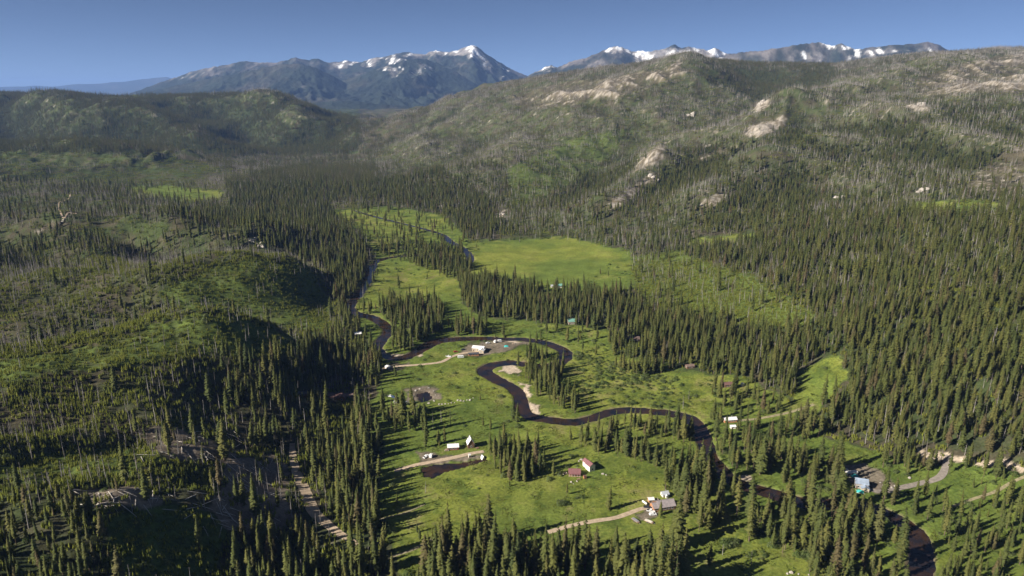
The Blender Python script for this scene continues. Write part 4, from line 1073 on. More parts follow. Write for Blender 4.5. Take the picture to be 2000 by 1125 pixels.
# ------------------------------------------------------------------ vehicles
PAINT = dict(white=mat('white_paint', (.78, .78, .77), .3, .04, .5, .5), dark=mat('dark_paint', (.03, .035, .05), .25, .1, .5, .5), blue=mat('blue_paint', (.04, .07, .16), .25, .1, .5, .5), silver=mat('silver_paint', (.45, .46, .48), .3, .08, .5, .5, .4), red=mat('red_paint', (.3, .04, .03), .3, .1, .5, .5))
M_TYRE = mat('tyre', (.025, .025, .025), .9, .1, 1, .1)
M_LAMP = mat('lamp_glass', (.6, .55, .5), .2, .05, 1, .5)
def wheel(t, x, y, r=.36):
    bm = bmesh.new(); bmesh.ops.create_cone(bm, cap_ends=True, segments=12, radius1=r, radius2=r, depth=.24)
    bm.transform(Matrix.Translation((x, y, r)) @ Matrix.Rotation(math.pi / 2, 4, 'X')); w = part('wheel', bm, M_TYRE, t)
    bm = bmesh.new(); bmesh.ops.create_cone(bm, cap_ends=True, segments=10, radius1=r * .55, radius2=r * .55, depth=.27)
    bm.transform(Matrix.Translation((x, y, r)) @ Matrix.Rotation(math.pi / 2, 4, 'X')); part('rim', bm, M_STEEL, w)
def xprof(bm, prof, y0, y1):
    a = [bm.verts.new((x, y0, z)) for x, z in prof]; b = [bm.verts.new((x, y1, z)) for x, z in prof]; n = len(prof)
    bm.faces.new(a); bm.faces.new(b[::-1])
    for i in range(n): bm.faces.new((a[i], b[i], b[(i + 1) % n], a[(i + 1) % n]))
def car(label, px, rot, paint, kind='pickup', group=None):
    loc = hit(*px); t = thing({'pickup': 'pickup_truck', 'suv': 'parked_car'}[kind], label, 'pickup' if kind == 'pickup' else 'car', loc, rot, group); t.scale = (.88, .88, .88)
    if kind == 'pickup':
        body = [(-2.75, .5), (2.75, .5), (2.8, .85), (2.7, 1.08), (1.35, 1.15), (-.6, 1.15), (-.6, 1.12), (-2.75, 1.12)]
        cab = [(-.65, 1.12), (1.4, 1.14), (.75, 1.78), (-.5, 1.8)]
    else:
        body = [(-2.3, .4), (2.3, .4), (2.35, .8), (2.2, 1.0), (1.1, 1.06), (-2.25, 1.08), (-2.35, .8)]
        cab = [(-2.2, 1.06), (1.2, 1.05), (.55, 1.66), (-1.95, 1.68)]
    bm = bmesh.new(); xprof(bm, body, -.95, .95); part('body', bm, PAINT[paint], t)
    bm = bmesh.new(); xprof(bm, cab, -.82, .82); c = part('cab', bm, PAINT[paint], t)
    mx = max(p[0] for p in cab); mz = max(p[1] for p in cab); tx = [p[0] for p in cab if p[1] > 1.5]
    bm = bmesh.new(); xprof(bm, [(mx - .03, 1.17), (mx + .01, 1.19), (max(tx) + .05, mz - .08), (max(tx) + .01, mz - .1)], -.72, .72); part('windscreen', bm, M_GLASS, c)
    for s in (-1, 1):
        bm = bmesh.new(); xprof(bm, [(min(tx) + .12, 1.2), (mx - .3, 1.2), (max(tx) - .05, mz - .14), (min(tx) + .16, mz - .14)], s * .835 - .012, s * .835 + .012); part('side_window', bm, M_GLASS, c)
        bm = bmesh.new(); bx(bm, body[2][0] - .06, body[2][0] + .02, s * .68 - .16, s * .68 + .16, .74, .92); part('headlight', bm, M_LAMP, t)
    if kind == 'pickup':
        bm = bmesh.new(); bx(bm, -2.62, -.75, -.8, .8, 1.08, 1.135); part('bed_floor', bm, M_TYRE, t)
    for x in ((-1.75, 1.8) if kind == 'pickup' else (-1.4, 1.45)):
        for s in (-1, 1): wheel(t, x, s * .84)
    CLEAR.append((loc.x, loc.y, 3.6)); VIEWR.append((loc.x, loc.y, 8, 2.5))
    return t
def trailer(label, px, rot, L_=6.0, paint='white', name='camper_trailer', cat='trailer', group=None):
    loc = hit(*px); t = thing(name, label, cat, loc, rot, group); a = L_ / 2; t.scale = (.85, .85, .85)
    bm = bmesh.new(); xprof(bm, [(-a, .55), (a - .2, .55), (a, 1.2), (a - .3, 2.55), (a - .8, 2.75), (-a + .25, 2.75), (-a, 2.45)], -1.1, 1.1); part('body', bm, PAINT[paint], t)
    for k in range(3):
        bm = bmesh.new(); x = -a + L_ * (k + .7) / 3.4; bx(bm, x - .4, x + .4, -1.13, -1.09, 1.45, 2.05); part('window', bm, M_GLASS, t)
    bm = bmesh.new(); bx(bm, -a + .3, -a + .9, 1.09, 1.13, .65, 2.4); part('door', bm, M_TRIM, t)
    bm = bmesh.new(); bx(bm, a - .2, a + 1.1, -.06, .06, .45, .56); part('tow_bar', bm, M_STEEL, t)
    bm = bmesh.new(); bx(bm, -.5, .1, -.4, .3, 2.75, 3.0); part('roof_vent', bm, M_TRIM, t)
    for x in (-.4, .5):
        for s in (-1, 1): wheel(t, x, s * .98, .32)
    CLEAR.append((loc.x, loc.y, a + 1)); VIEWR.append((loc.x, loc.y, 10, a))
    return t
def flatbed(label, px, rot, load, name, cat='trailer'):
    loc = hit(*px); t = thing(name, label, cat, loc, rot)
    bm = bmesh.new(); bx(bm, -2.6, 2.6, -1.05, 1.05, .6, .75); part('deck', bm, M_DECK, t)
    bm = bmesh.new(); bx(bm, 2.6, 3.8, -.06, .06, .5, .62); part('tow_bar', bm, M_STEEL, t)
    for x in (-.45, .45):
        for s in (-1, 1): wheel(t, x, s * .98, .34)
    for k in range(7):
        bm = bmesh.new(); y = -.8 + .27 * k
        bmesh.ops.create_cone(bm, cap_ends=True, segments=8, radius1=.15, radius2=.13, depth=4.2 + .5 * math.sin(k * 5))
        bm.transform(Matrix.Translation((-.1, y, .91)) @ Matrix.Rotation(math.pi / 2, 4, 'Y')); part('log' if load == 'log' else 'pipe', bm, M_LOG if load == 'log' else M_STEEL, t)
    CLEAR.append((loc.x, loc.y, 3.6)); VIEWR.append((loc.x, loc.y, 8, 2.6))
car('dark pickup parked in the yard of the grey house', (1265,992), -15, 'dark')
car('white pickup parked in front of the grey house', (1271,999), -12, 'white')
car('white car parked nearest the camera in the yard of the grey house', (1275,1006), 8, 'white', 'suv')
trailer('white camper trailer left of the long brown shed', (900,699), 12, 6.5)
car('white pickup on the farm track left of the camper trailer', (876,697), -20, 'white')
trailer('white box trailer at the left end of the yard behind the barn', (967,669), 70, 4.5)
trailer('white trailer in the middle of the yard behind the barn', (976,668), 15, 4.5)
car('white car parked close behind the white roofed barn', (953,671), 20, 'white', 'suv')
car('blue car parked left of the square pond', (769,777), -30, 'blue', 'suv')
car('white pickup parked left of the square pond', (762,775), -10, 'white')
trailer('white camper trailer left end of the row below the square pond', (775,789), 6, 5.5)
trailer('silver camper trailer in the middle of the row below the square pond', (790,790), 6, 5.5, 'silver')
trailer('white camper trailer right end of the row below the square pond', (804,788), 6, 5.5)
car('white pickup parked on the dirt beside the camp track', (832,893), 60, 'white')
trailer('small white trailer beside the camp track', (842,893), 75, 3.6)
car('white car parked behind the long white mobile home', (1650,919), 10, 'white', 'suv')
car('dark car parked on the dirt left of the barn', (905,684), 15, 'dark', 'suv')
car('red car parked by the trees left of the barn', (890,688), 15, 'red', 'suv')
flatbed('flat trailer loaded with grey pipes beside the drive', (1241,1018), -55, 'pipe', 'flatbed_trailer')
flatbed('flat trailer loaded with pale logs below the parked cars', (1267,1020), -35, 'log', 'flatbed_trailer')
# tarps: draped sheets with a sagging ridge
M_TARP = mat('teal_tarp', (.05, .40, .38), .45, .15, 1.0, .4)
for label, px, rot in (('teal tarp over a pile in front of the white mobile home', (1669,930), 15), ('teal tarp over a pile below the blue roofed house', (1680,961), -20), ('green tarp over a pile in the yard right of the barn', (989,677), 10)):
    loc = hit(*px); t = thing('tarp_pile', label, 'tarp', loc, rot)
    n = 12; g = np.linspace(-1, 1, n); gx_, gy_ = np.meshgrid(g, g)
    zz_ = 1.5 * (1 - np.abs(gy_) ** 1.6) * (1 - .55 * np.abs(gx_) ** 3) + fbm(gx_ * 2.2 + rot, gy_ * 2.2, 3, 7) * .3
    zz_ = np.where((np.abs(gx_) > .99) | (np.abs(gy_) > .99), -.15, np.maximum(zz_, .05))
    me = mesh_np('tarp_sheet', np.stack([gx_.ravel() * 2.2, gy_.ravel() * 1.5, zz_.ravel()], 1), grid_faces(n, n), M_TARP, smooth=True)
    link(bpy.data.objects.new('tarp_sheet', me), t)
    for s in (-1, 1):
        bm = bmesh.new(); bmesh.ops.create_cone(bm, cap_ends=True, segments=8, radius1=.12, radius2=.12, depth=4.9); bm.transform(Matrix.Translation((0, s * 1.55, .06)) @ Matrix.Rotation(math.pi / 2, 4, 'Y')); part('edge_log', bm, M_LOG, t)
    CLEAR.append((loc.x, loc.y, 3)); VIEWR.append((loc.x, loc.y, 8, 2))

for label, px, rot in (('stacked firewood pile left of the red roofed cabin', (1104,926), 20), ('stacked firewood pile behind the grey shingled house', (1282,977), 10), ('stacked firewood pile beside the red walled cabin', (873,880), 5), ('stacked firewood pile right of the long white roofed house', (1444,822), 0), ('stacked firewood pile on the dirt right of the barn', (1003,672), 12)):
    loc = hit(*px); t = thing('firewood_pile', label, 'woodpile', loc, rot)
    for i in range(3):
        for k in range(7 - i):
            bm = bmesh.new(); bmesh.ops.create_cone(bm, cap_ends=True, segments=7, radius1=.2, radius2=.18, depth=1.6)
            bm.transform(Matrix.Translation((-1.3 + .42 * k + .21 * i, 0, .15 + .36 * i)) @ Matrix.Rotation(math.pi / 2, 4, 'X')); part('log', bm, M_DECK if (i + k) % 3 else M_LOG, t)
    CLEAR.append((loc.x, loc.y, 2.2))
for label, px, rot in (('picnic table on the grass in front of the red roofed cabin', (1130,937), 15), ('picnic table beside the tall narrow white gabled cabin', (932,876), 30), ('picnic table on the meadow below the yurt', (768,722), 10)):
    loc = hit(*px); t = thing('picnic_table', label, 'table', loc, rot)
    bm = bmesh.new(); bx(bm, -1.1, 1.1, -.4, .4, .72, .78); part('tabletop', bm, M_DECK, t)
    for s_ in (-1, 1):
        bm = bmesh.new(); bx(bm, -1.1, 1.1, s_ * .75 - .14, s_ * .75 + .14, .42, .47); part('bench', bm, M_DECK, t)
        bm = bmesh.new(); bx(bm, s_ * .8 - .05, s_ * .8 + .05, -.85, .85, .34, .415); bx(bm, s_ * .8 - .05, s_ * .8 + .05, -.5, -.38, -.2, .715); bx(bm, s_ * .8 - .05, s_ * .8 + .05, .38, .5, -.2, .715); part('leg', bm, M_DECK, t)
    CLEAR.append((loc.x, loc.y, 1.5))

# ------------------------------------------------------------------ boulders, granite outcrops
def rock_mesh(seed, sx, sy, sz):
    bm = bmesh.new(); bmesh.ops.create_icosphere(bm, subdivisions=2, radius=1)
    rd = random.Random(seed)
    planes = [(Vector((rd.uniform(-1, 1), rd.uniform(-1, 1), rd.uniform(-.3, 1))).normalized(), rd.uniform(.55, .85)) for _ in range(9)]
    for v in bm.verts:
        for nrm, d in planes:
            q = v.co.dot(nrm)
            if q > d: v.co -= nrm * (q - d)
        v.co *= 1 + rd.uniform(-.05, .05)
        v.co = Vector((v.co.x * sx, v.co.y * sy, v.co.z * sz))
    me = bpy.data.meshes.new('boulder'); bm.to_mesh(me); bm.free(); me.materials.append(M_ROCK); return me
ROCKS = [rock_mesh(600 + k, *s) for k, s in enumerate([(1.2, 1, .8), (1, 1.1, 1.1), (1.5, .9, .7), (.9, 1, 1.3), (1.1, 1.3, .9)])]
OUT = [((1276,346), 13, 'white granite outcrop at the top of the tan spur slope'), ((1641,385), 10, 'white granite outcrop left of centre on the lower right mountainside'), ((1803,373), 11, 'white granite outcrop furthest right above the bright green bench'),
       ((1352,224), 15, 'pale granite knob high on the middle mountainside'), ((1417,384), 6, 'small pale outcrop on the spur right of the tan slope'), ((978,419), 8, 'pale rock face at the foot of the mountain behind the round meadow'),
       ((860,403), 7, 'pale rock bank above the scattered trees of the far meadow'), ((492,468), 6, 'small pale outcrop in the dead forest on the left'), ((508,478), 6, 'lower pale outcrop in the dead forest on the left'), ((1792,206), 18, 'bare granite knob high on the right mountainside'),
       ((1382,286), 9, 'grey granite outcrop beside the pale spur crest'), ((1490,200), 16, 'rounded bare granite dome below the dark forested bowl'), ((118,432), 8, 'pale rocky point of the small knoll at far left')]
for (px, size, label) in OUT:
    loc = hit(*px); t = thing('granite_outcrop', label, 'rock outcrop', loc)
    rd = random.Random(int(px[0]))
    for k in range(7):
        o = bpy.data.objects.new('boulder', rd.choice(ROCKS)); link(o, t)
        s = size * rd.uniform(.22, .5); x, y = rd.uniform(-.8, .8) * size, rd.uniform(-.5, .5) * size
        o.location = (x, y, float(z_at(loc.x + x, loc.y + y)) - loc.z + .15 * s); o.scale = (s, s, s * rd.uniform(.7, 1.1)); o.rotation_euler = (rd.uniform(-.3, .3), rd.uniform(-.3, .3), rd.uniform(0, 6.28))
    CLEAR.append((loc.x, loc.y, size * .8))
rd = random.Random(5)
ROWS = [('boulder in the row of pale stones below the dry field', 'stones below the dry field', [(858 + 6 * k, 790 - 1.0 * k + rd.uniform(-2, 2)) for k in range(12)], .9), ('pale boulder in the grass around the red roofed cabin', 'stones around the red roofed cabin', [(1116, 942), (1120, 945), (1127, 940), (1131, 901), (1136, 898), (1094, 925), (1178, 926), (1184, 928)], .8),
        ('pale boulder on the rim of the square pond', 'stones around the square pond', [(812, 763), (820, 760), (838, 758), (847, 764), (851, 772), (848, 783), (838, 788), (806, 775), (803, 768)], .9), ('pale boulder along the driveway edge by the blue roofed house', 'stones along the driveway', [(1720, 943), (1726, 948), (1732, 951), (1742, 953), (1748, 950), (1776, 934), (1752, 963)], .9),
        ('weathered boulder on the river bank at the bottom edge', 'stones on the near river bank', [(1538, 1121), (1546, 1119), (1560, 1122), (1580, 1123), (1648, 1121), (1658, 1123)], .9)]
for label, grp, pts, s0 in ROWS:
    for kb, p in enumerate(sorted(pts)):
        loc = hit(*p); o = link(bpy.data.objects.new('boulder', rd.choice(ROCKS))); s = s0 * rd.uniform(.6, 1.2)
        o.location = (loc.x, loc.y, loc.z + .2 * s); o.scale = (s, s, s); o.rotation_euler = (0, 0, rd.uniform(0, 6.28)); tag(o, f'{["first", "second", "third", "fourth", "fifth", "sixth", "seventh", "eighth", "ninth", "tenth", "eleventh", "twelfth"][kb]} {label} from the left', 'boulder', grp)
# ------------------------------------------------------------------ plants: hand-placed ones first (pixel of the base, height m, variant)
SINGLE = [((1107,966), 9.5, 1, 'slim lone conifer in the meadow below the red roofed cabin'), ((1003,822), 20, 0, 'tall lone conifer beside the river at the near end of the middle bend'), ((1010,824), 16, 2, 'broad conifer close beside the tall riverside one at the middle bend'),
          ((776,988), 9, 4, 'lone conifer in the shaded meadow right of the road stand'), ((752,980), 6, 4, 'short lone conifer at the left edge of the meadow shade'), ((1385,1106), 14, 7, 'lone conifer in the shadow on the meadow at the bottom'),
          ((938,781), 5, 2, 'small lone conifer at the corner of the dry field'), ((1290,1006), 10, 2, 'conifer standing right in front of the grey shingled house'), ((773,735), 12, 2, 'conifer on the meadow just below the yurt'), ((820,1055), 8, 7, 'bushy conifer on the field track in the lower meadow'),
          ((815,1040), 7, 4, 'pointed conifer above the field track in the lower meadow'), ((1545,1072), 20, 7, 'big full conifer standing free on the near river bank'), ((1608,1098), 17, 7, 'full conifer at the shrub edge on the near river bank'), ((1328,1042), 10, 2, 'ragged conifer below the steel roofed shed'),
          ((995,950), 5, 2, 'small bushy conifer at the foot of the clump by the white hut'), ((1500,1015), 13, 2, 'conifer leaning over the shrubs on the near bank'), ((1405,880), 12, 0, 'conifer on the sand bar of the lower river'), ((1048,668), 14, 0, 'conifer pair left tree on the upper bend'), ((1056,670), 15, 3, 'conifer pair right tree on the upper bend'),
          ((1430,975), 22, 1, 'tall narrow conifer on the river bank left of the brown pool'), ((1412,965), 20, 3, 'tall slender conifer left of the riverbank pair'), ((1380,970), 20, 0, 'dense tall conifer above the grey house stand'), ((958,838), 9, 2, 'squat conifer at the left of the lone riverside pair'), ((944,832), 8, 7, 'rounded conifer in the grass above the camp'),
          ((968,660), 6, 4, 'small conifer in the yard behind the barn'), ((985,660), 6, 4, 'small pointed conifer behind the yard trailers')]
SNAG_SINGLE = [((831,962), 9, 2, 'reddish half dead tree alone in the meadow below the pond'), ((880,830), 15, 3, 'bare grey snag in the meadow above the white roofed cabin'), ((862,824), 13, 0, 'bare snag left of the tallest one above the camp'), ((846,836), 14, 1, 'leaning bare snag above the camp'),
               ((1467,1106), 10, 2, 'broken pale snag with an orange trunk in the lower meadow'), ((1411,1084), 9, 0, 'thin pale snag beside the round shrub'), ((1334,798), 13, 3, 'white bare snag behind the belt of trees along the river'), ((1345,780), 12, 0, 'thin white snag in the shrub meadow')]
def conifer_thing(loc, h, var, label, rot, group=None, w=1.0, cat='tree'):
    e = bpy.data.objects.new('conifer', None); e.empty_display_size = .5; link(e); e.location = loc; e.rotation_euler = (random.gauss(0, .025), random.gauss(0, .025), rot)
    s = h / TREE_H[var]; e.scale = (s * w, s * w, s); tag(e, label, cat, group)
    for nm, me in (('crown', CROWN_ME[var]), ('trunk', TRUNK_ME[var])):
        o = bpy.data.objects.new(nm, me); link(o, e)
    return e
CROWN_ME = []; TRUNK_ME = []
for cr, tr in TREES:
    CROWN_ME.append(cr.mesh('crown', [M_LEAF, M_BARK])); TRUNK_ME.append(tr.mesh('trunk', [M_LEAF, M_BARK]))
SNAG_ME = [b.mesh('snag', [M_SNAG]) for b in SNAGS]
SHRUB_ME = [b.mesh('shrub', [M_SHRUB, M_BARK]) for b in SHRUBS]
for k, (px, h, var, label) in enumerate(SINGLE):
    conifer_thing(hit(*px), h, var, label, k * 1.7)
def snag_thing(loc, h, var, label, rot, group=None):
    o = link(bpy.data.objects.new('dead_snag', SNAG_ME[var])); s = h / SNAG_H[var]
    o.location = loc; o.scale = (s, s, s); o.rotation_euler = (0, 0, rot); tag(o, label, 'dead tree', group); return o
for k, (px, h, var, label) in enumerate(SNAG_SINGLE): snag_thing(hit(*px), h, var, label, k * 2.1)

def split_nearest(X, Y, Z, H, n, margin=0):
    """indices of the n plants that show largest inside the frame"""
    px, py = pix(X, Y, Z); px2, py2 = pix(X, Y, Z + H)
    inside = (px > -margin) & (px < 2000 + margin) & (py2 < 1118) & (py > 0)
    size = H / np.sqrt(X * X + Y * Y + (CAM_H - Z) ** 2); size = np.where(inside, size, 0)
    o = np.argsort(-size); m = np.zeros(len(X), bool); m[o[:n]] = True; m &= inside
    return m, px, py
def region(px, py):
    a = AREA[np.clip(((py - MY0) / MS).astype(int), 0, MH - 1), np.clip(((px - MX0) / MS).astype(int), 0, MW - 1)]
    return a
def place_word(x, y):
    if x < 480: return 'the lower left burnt slope'
    if x < 760: return 'the foot of the left slope'
    if x < 1340: return 'the middle meadow'
    return 'the lower right river flats'
def ordinal(n):
    one = ['', 'first', 'second', 'third', 'fourth', 'fifth', 'sixth', 'seventh', 'eighth', 'ninth', 'tenth', 'eleventh', 'twelfth', 'thirteenth', 'fourteenth', 'fifteenth', 'sixteenth', 'seventeenth', 'eighteenth', 'nineteenth']
    if n < 20: return one[n]
    t = {2: 'twent', 3: 'thirt', 4: 'fort', 5: 'fift', 6: 'sixt', 7: 'sevent', 8: 'eight', 9: 'ninet'}[min(n // 10, 9)]
    return t + 'ieth' if n % 10 == 0 else t + 'y ' + one[n % 10]
def name_all(items):
    """items: (object, px, py, adjective, noun, plural, place) -> labels counted from the left within depth bands of each place"""
    byp = {}
    for it in items: byp.setdefault(it[6], []).append(it)
    for place, L_ in byp.items():
        ys_ = sorted(i[2] for i in L_); n_ = len(ys_)
        q1, q2 = ys_[n_ // 3], ys_[2 * n_ // 3]
        bands = {}
        for it in L_:
            band = 'on' if n_ < 9 else 'back of' if it[2] < q1 else 'middle of' if it[2] < q2 else 'front of'
            bands.setdefault((band, it[3]), []).append(it)
        for (band, adj), M_ in bands.items():
            M_.sort(key=lambda i: i[1])
            for k, it in enumerate(M_):
                bd = 'in' if band == 'on' else band if len(M_) > 1 else 'at the ' + band
                lab = f'{adj} {it[4]} {bd} {place}' if len(M_) == 1 else f'{ordinal(k + 1)} {adj} {it[4]} from left{"" if bd == "in" else ","} {bd} {place}'
                it[0]['label'] = lab; it[0]['group'] = f'{it[5]} in {place}'
# live conifers
X, Y, Z = grow('live', 160, 950, 4.3, 26, 1.0, .45, 1, tall=True)
n = len(X); var = rng.integers(0, len(TREES), n)
sz = np.clip(rng.normal(.90, .26, n), .3, 1.4)
px, py = pix(X, Y, Z)
sz *= np.where((px > 800) & (px < 1345) & (py > 1050), 1.32, 1.0) * np.where((px > 1280) & (px < 1780) & (py > 890), 1.2, 1.0)
sz *= np.where((px < 230) & (py > 940), .6, 1.0) * np.where((px > 1780) & (py > 900), .8, 1.0)
H = np.array(TREE_H)[var] * sz; rot = rng.uniform(0, 6.28, n); wid = rng.uniform(.85, 1.25, n)
m, px, py = split_nearest(X, Y, Z, H, 300 - len(SINGLE)); ITEMS = []
ar = region(px, py)
for k in np.nonzero(m)[0]:
    where = AREA_NAMES[ar[k]] or place_word(px[k], py[k])
    hw = 'tall' if H[k] > 16 else 'medium tall' if H[k] > 11 else 'short'
    ww = 'slender' if TREE_SPECS[var[k]][1] * wid[k] / TREE_SPECS[var[k]][0] < .13 else 'full'
    o = conifer_thing((X[k], Y[k], Z[k] - .2), H[k], int(var[k]), 'conifer', rot[k], None, wid[k])
    ITEMS.append((o, px[k], py[k], f'{hw} {ww}', 'conifer', 'conifers', where))
name_all(ITEMS)
r = ~m
P1 = np.stack([X[r], Y[r], Z[r] - .2], 1); S1 = np.stack([sz[r] * wid[r], sz[r] * wid[r], sz[r]], 1); R1 = rot[r]; I1 = var[r]
X, Y, Z = grow('live', 950, 1750, 6.0, 26, 1.15, .5, 1, tall=True)
n = len(X); s2 = np.clip(rng.normal(.84, .24, n), .35, 1.25)
P1 = np.concatenate([P1, np.stack([X, Y, Z - .3], 1)]); S1 = np.concatenate([S1, np.stack([s2 * 1.1, s2 * 1.1, s2], 1)]); R1 = np.r_[R1, rng.uniform(0, 6.28, n)]; I1 = np.r_[I1, rng.integers(0, len(TREES), n)]
print('conifers', len(P1))
scatter('conifer_forest', 'green conifer forest covering the valley sides', 'forest', PC_TREE, 8, P1, S1, R1, I1)
X, Y, Z = grow('live', 1750, 4200, 15.0, 26, 1.2, .6, 1, near_block=False)
n = len(X); s2 = rng.uniform(.75, 1.15, n) * np.where(X < -.2 * Y, 1.4, 1.0)
print('clumps', n)
scatter('distant_forest', 'dark conifer stands on the distant hills and ridge', 'forest', PC_CLUMP, 5, np.stack([X, Y, Z], 1), np.stack([s2, s2, s2], 1), rng.uniform(0, 6.28, n), rng.integers(0, 5, n))
# dead snags
X, Y, Z = grow('snag', 160, 1000, 5.0, 22, .8, 1.1, 7, tall=True)
n = len(X); var = rng.integers(0, 6, n); sz = rng.uniform(.55, 1.05, n); H = np.array(SNAG_H)[var] * sz; rot = rng.uniform(0, 6.28, n)
m, px, py = split_nearest(X, Y, Z, H, 300 - len(SNAG_SINGLE)); ITEMS = []
ar = region(px, py)
for k in np.nonzero(m)[0]:
    where = AREA_NAMES[ar[k]] or place_word(px[k], py[k])
    hw = 'tall' if H[k] > 13 else 'mid height' if H[k] > 9 else 'low'
    o = snag_thing((X[k], Y[k], Z[k] - .2), H[k], int(var[k]), 'dead tree', rot[k])
    ITEMS.append((o, px[k], py[k], hw.replace('mid height', 'middling'), 'dead tree', 'dead trees', where))
name_all(ITEMS)
r = ~m
P2 = np.stack([X[r], Y[r], Z[r] - .2], 1); S2 = np.stack([sz[r]] * 3, 1); R2 = rot[r]; I2 = var[r]
X, Y, Z = grow('snag', 1000, 1750, 6.4, 22, .75, 1.1, 7, near_block=False)
n = len(X); s2 = rng.uniform(.6, 1.1, n)
P2 = np.concatenate([P2, np.stack([X, Y, Z - .3], 1)]); S2 = np.concatenate([S2, np.stack([s2 * 1.25, s2 * 1.25, s2], 1)]); R2 = np.r_[R2, rng.uniform(0, 6.28, n)]; I2 = np.r_[I2, rng.integers(0, 6, n)]
print('snags', len(P2))
scatter('dead_forest', 'grey dead standing trees of the burnt forest', 'dead forest', PC_SNAG, 6, P2, S2, R2, I2)
X, Y, Z = grow('snag', 1750, 3900, 15.0, 22, .9, .9, 7, near_block=False)
n = len(X); s2 = rng.uniform(.8, 1.1, n)
print('snag clumps', n)
scatter('distant_dead_forest', 'grey dead trees on the distant mountainside', 'dead forest', PC_SNAGC, 5, np.stack([X, Y, Z], 1), np.stack([s2 * 1.35, s2 * 1.35, s2], 1), rng.uniform(0, 6.28, n), rng.integers(0, 5, n))
# young growth
X, Y, Z = grow('young', 160, 900, 3.7, 6, .95, .6, 3)
n = len(X); g_ = sample_map(LAY['grass'], X, Y, Z, 4.0); s2 = rng.uniform(.6, 1.15, n) * np.where(g_ > .6, .72, 1.0); print('young', n)
scatter('young_conifers', 'bright green young conifers regrowing on the burnt slopes', 'young forest', PC_YOUNG, 5, np.stack([X, Y, Z - .1], 1), np.stack([s2] * 3, 1), rng.uniform(0, 6.28, n), rng.integers(0, 5, n))
X, Y, Z = grow('young', 900, 2600, 12.5, 6, .95, .8, 3, near_block=False)
n = len(X); s2 = rng.uniform(.6, 1.1, n); print('young far', n)
scatter('distant_young_conifers', 'green patches of young conifers on the distant slopes', 'young forest', PC_YOUNGF, 4, np.stack([X, Y, Z - .1], 1), np.stack([s2] * 3, 1), rng.uniform(0, 6.28, n), rng.integers(0, 4, n))
# willow shrubs
X, Y, Z = grow('shrub', 160, 1100, 3.6, 4, .8, .9, 4)
n = len(X); var = rng.integers(0, 4, n); sz = rng.uniform(.45, 1.15, n); H = np.array([1.7, 1.9, 1.3, 2.2])[var] * sz; rot = rng.uniform(0, 6.28, n)
m, px, py = split_nearest(X, Y, Z, H, 240); ITEMS = []
ar = region(px, py)
def shrub_thing(loc, s, var, label, rot, group=None):
    o = link(bpy.data.objects.new('willow_shrub', SHRUB_ME[var])); o.location = loc; o.scale = (s, s, s); o.rotation_euler = (0, 0, rot); tag(o, label, 'shrub', group); return o
for k in np.nonzero(m)[0]:
    where = AREA_NAMES[ar[k]] or place_word(px[k], py[k])
    hw = 'large' if H[k] > 1.7 else 'medium' if H[k] > 1.2 else 'small'
    o = shrub_thing((X[k], Y[k], Z[k]), sz[k], int(var[k]), 'shrub', rot[k])
    ITEMS.append((o, px[k], py[k], f'{hw} round', 'shrub', 'shrubs', where))
name_all(ITEMS)
r = ~m
print('shrubs', n)
scatter('shrub_meadow', 'low green willow scrub covering the meadow inside the river bend', 'shrubs', PC_SHRUB, 4, np.stack([X[r], Y[r], Z[r]], 1), np.stack([sz[r]] * 3, 1), rot[r], var[r])
rd = random.Random(21)
ITEMS = []
for label, grp, c, rx, ry, nn in (('shrub in the round thicket beside the lower meadow track', 'shrubs of the round thicket', (1425, 1060), 16, 10, 16), ('shrub in the long thicket above the lower meadow', 'shrubs of the long thicket', (1485, 1038), 24, 9, 18), ('shrub in the small thicket right of the long one', 'shrubs of the small thicket', (1515, 1062), 10, 9, 8),
                                  ('shrub in the grey green thicket below the round one', 'shrubs of the lower thicket', (1480, 1085), 28, 8, 16), ('shrub in the thicket below the riverbank conifers', 'shrubs at the riverbank conifers', (1570, 1085), 18, 9, 12),
                                  ('grey shrub in the patch behind the white house', 'shrubs behind the white house', (1120, 890), 10, 2.5, 8), ('grey shrub in the patch below the lone meadow conifer', 'shrubs below the lone conifer', (1132, 973), 12, 4, 9), ('shrub in the patch left of the lone conifer', 'shrubs left of the shadow', (1100, 985), 12, 5, 8)):
    for k in range(nn):
        a = rd.uniform(0, 6.28); q = math.sqrt(rd.random()); s = rd.uniform(.7, 1.15)
        qx_, qy_ = c[0] + math.cos(a) * q * rx, c[1] + math.sin(a) * q * ry
        o = shrub_thing(hit(qx_, qy_), s * (.55 if 'grey' in label else 1), rd.randrange(4), label, rd.uniform(0, 6.28), grp)
        ITEMS.append((o, qx_, qy_, 'green', 'shrub', 'shrubs', label.split(' in ', 1)[1]))
name_all(ITEMS)
# meadow grass tufts
X, Y, Z = candidates(170, 700, 4.6)
gd = sample_map(LAY['grass'], X, Y, Z, 4.0) * (1 - sample_map(LAY['dirt'], X, Y, Z, 2.0)) * (1 - sample_map(LAY['sand'], X, Y, Z, 2.0))
k = (gd > .8) & (rng.random(len(X)) < .35 + .9 * fbm(X / 25, Y / 25, 3, 260)); X, Y, Z = X[k], Y[k], Z[k]
k = ~blocked(X, Y, 1.8); X, Y, Z = X[k], Y[k], Z[k]; n = len(X); s2 = rng.uniform(.7, 1.5, n); print('tufts', n)
scatter('meadow_grass', 'tall grass tufts over the valley meadow', 'grass', PC_TUFT, 4, np.stack([X, Y, Z], 1), np.stack([s2] * 3, 1), rng.uniform(0, 6.28, n), rng.integers(0, 4, n), tilt=.0)
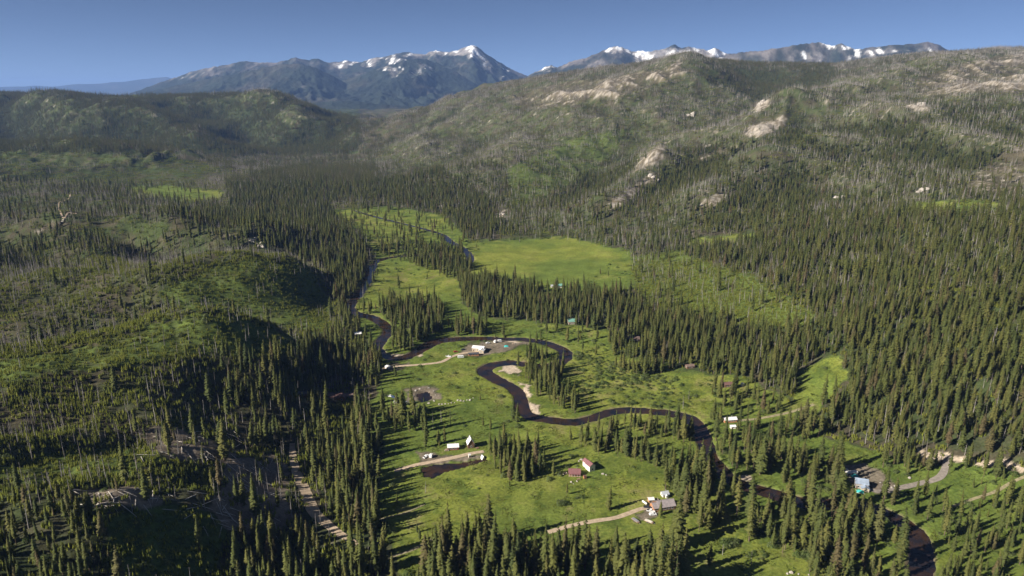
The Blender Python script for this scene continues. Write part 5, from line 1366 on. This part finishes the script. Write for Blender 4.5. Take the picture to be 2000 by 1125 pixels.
# fallen logs on the bare slopes
b = MB(); b.tube((-5, 0, 0), (0, .1, .05), .19, .15, 6); b.tube((0, .1, .05), (5, 0, 0), .15, .06, 6)
for k in range(5): b.tube((-3 + k * 1.4, 0, 0), (-2.7 + k * 1.4, .5 * (-1) ** k, .35), .05, .02, 3)
LOG_ME = b.mesh('fallen_log', [M_LOG])
ITEMS = []
for where, box, nn in (('the bare slope beside the road', (370, 545, 890, 1050), 70), ('the pale lower left patch', (150, 335, 950, 1000), 34), ('the left slope bare rib', (250, 470, 842, 900), 36)):
    for k in range(nn):
        qx_, qy_ = rd.uniform(box[0], box[1]), rd.uniform(box[2], box[3]); p = hit(qx_, qy_); o = link(bpy.data.objects.new('fallen_log', LOG_ME))
        a = rd.gauss(0.1, .8); s = rd.uniform(.55, 1.15)
        dz = float(z_at(p.x + math.cos(a), p.y + math.sin(a)) - z_at(p.x - math.cos(a), p.y - math.sin(a))) / 2
        o.location = (p.x, p.y, p.z + .15); o.scale = (s, 1, 1); o.rotation_euler = (0, -math.atan(dz), a)
        tag(o, 'log', 'fallen log'); ITEMS.append((o, qx_, qy_, ('long' if s > .9 else 'short') + ' bleached', 'log', 'fallen logs', where))
name_all(ITEMS)

# ------------------------------------------------------------------ haze
bm = bmesh.new()
zlo = min(float(Zg.min()), float(Zf.min())) - 5
bx(bm, -39000, 39000, -1500, 38500, zlo, float(max(Zf.max(), Zg.max())) + 60)
bmesh.ops.recalc_face_normals(bm, faces=bm.faces[:])
me = bpy.data.meshes.new('haze'); bm.to_mesh(me); bm.free()
m = bpy.data.materials.new('haze'); m.use_nodes = True; n_ = m.node_tree.nodes; n_.clear()
pv = n_.new('ShaderNodeVolumePrincipled'); pv.inputs['Color'].default_value = (.30, .50, 1.0, 1); pv.inputs['Density'].default_value = HAZE; pv.inputs['Anisotropy'].default_value = .0
mo = n_.new('ShaderNodeOutputMaterial'); m.node_tree.links.new(pv.outputs['Volume'], mo.inputs['Volume'])
me.materials.append(m)
tag(link(bpy.data.objects.new('haze', me)), kind='stuff')
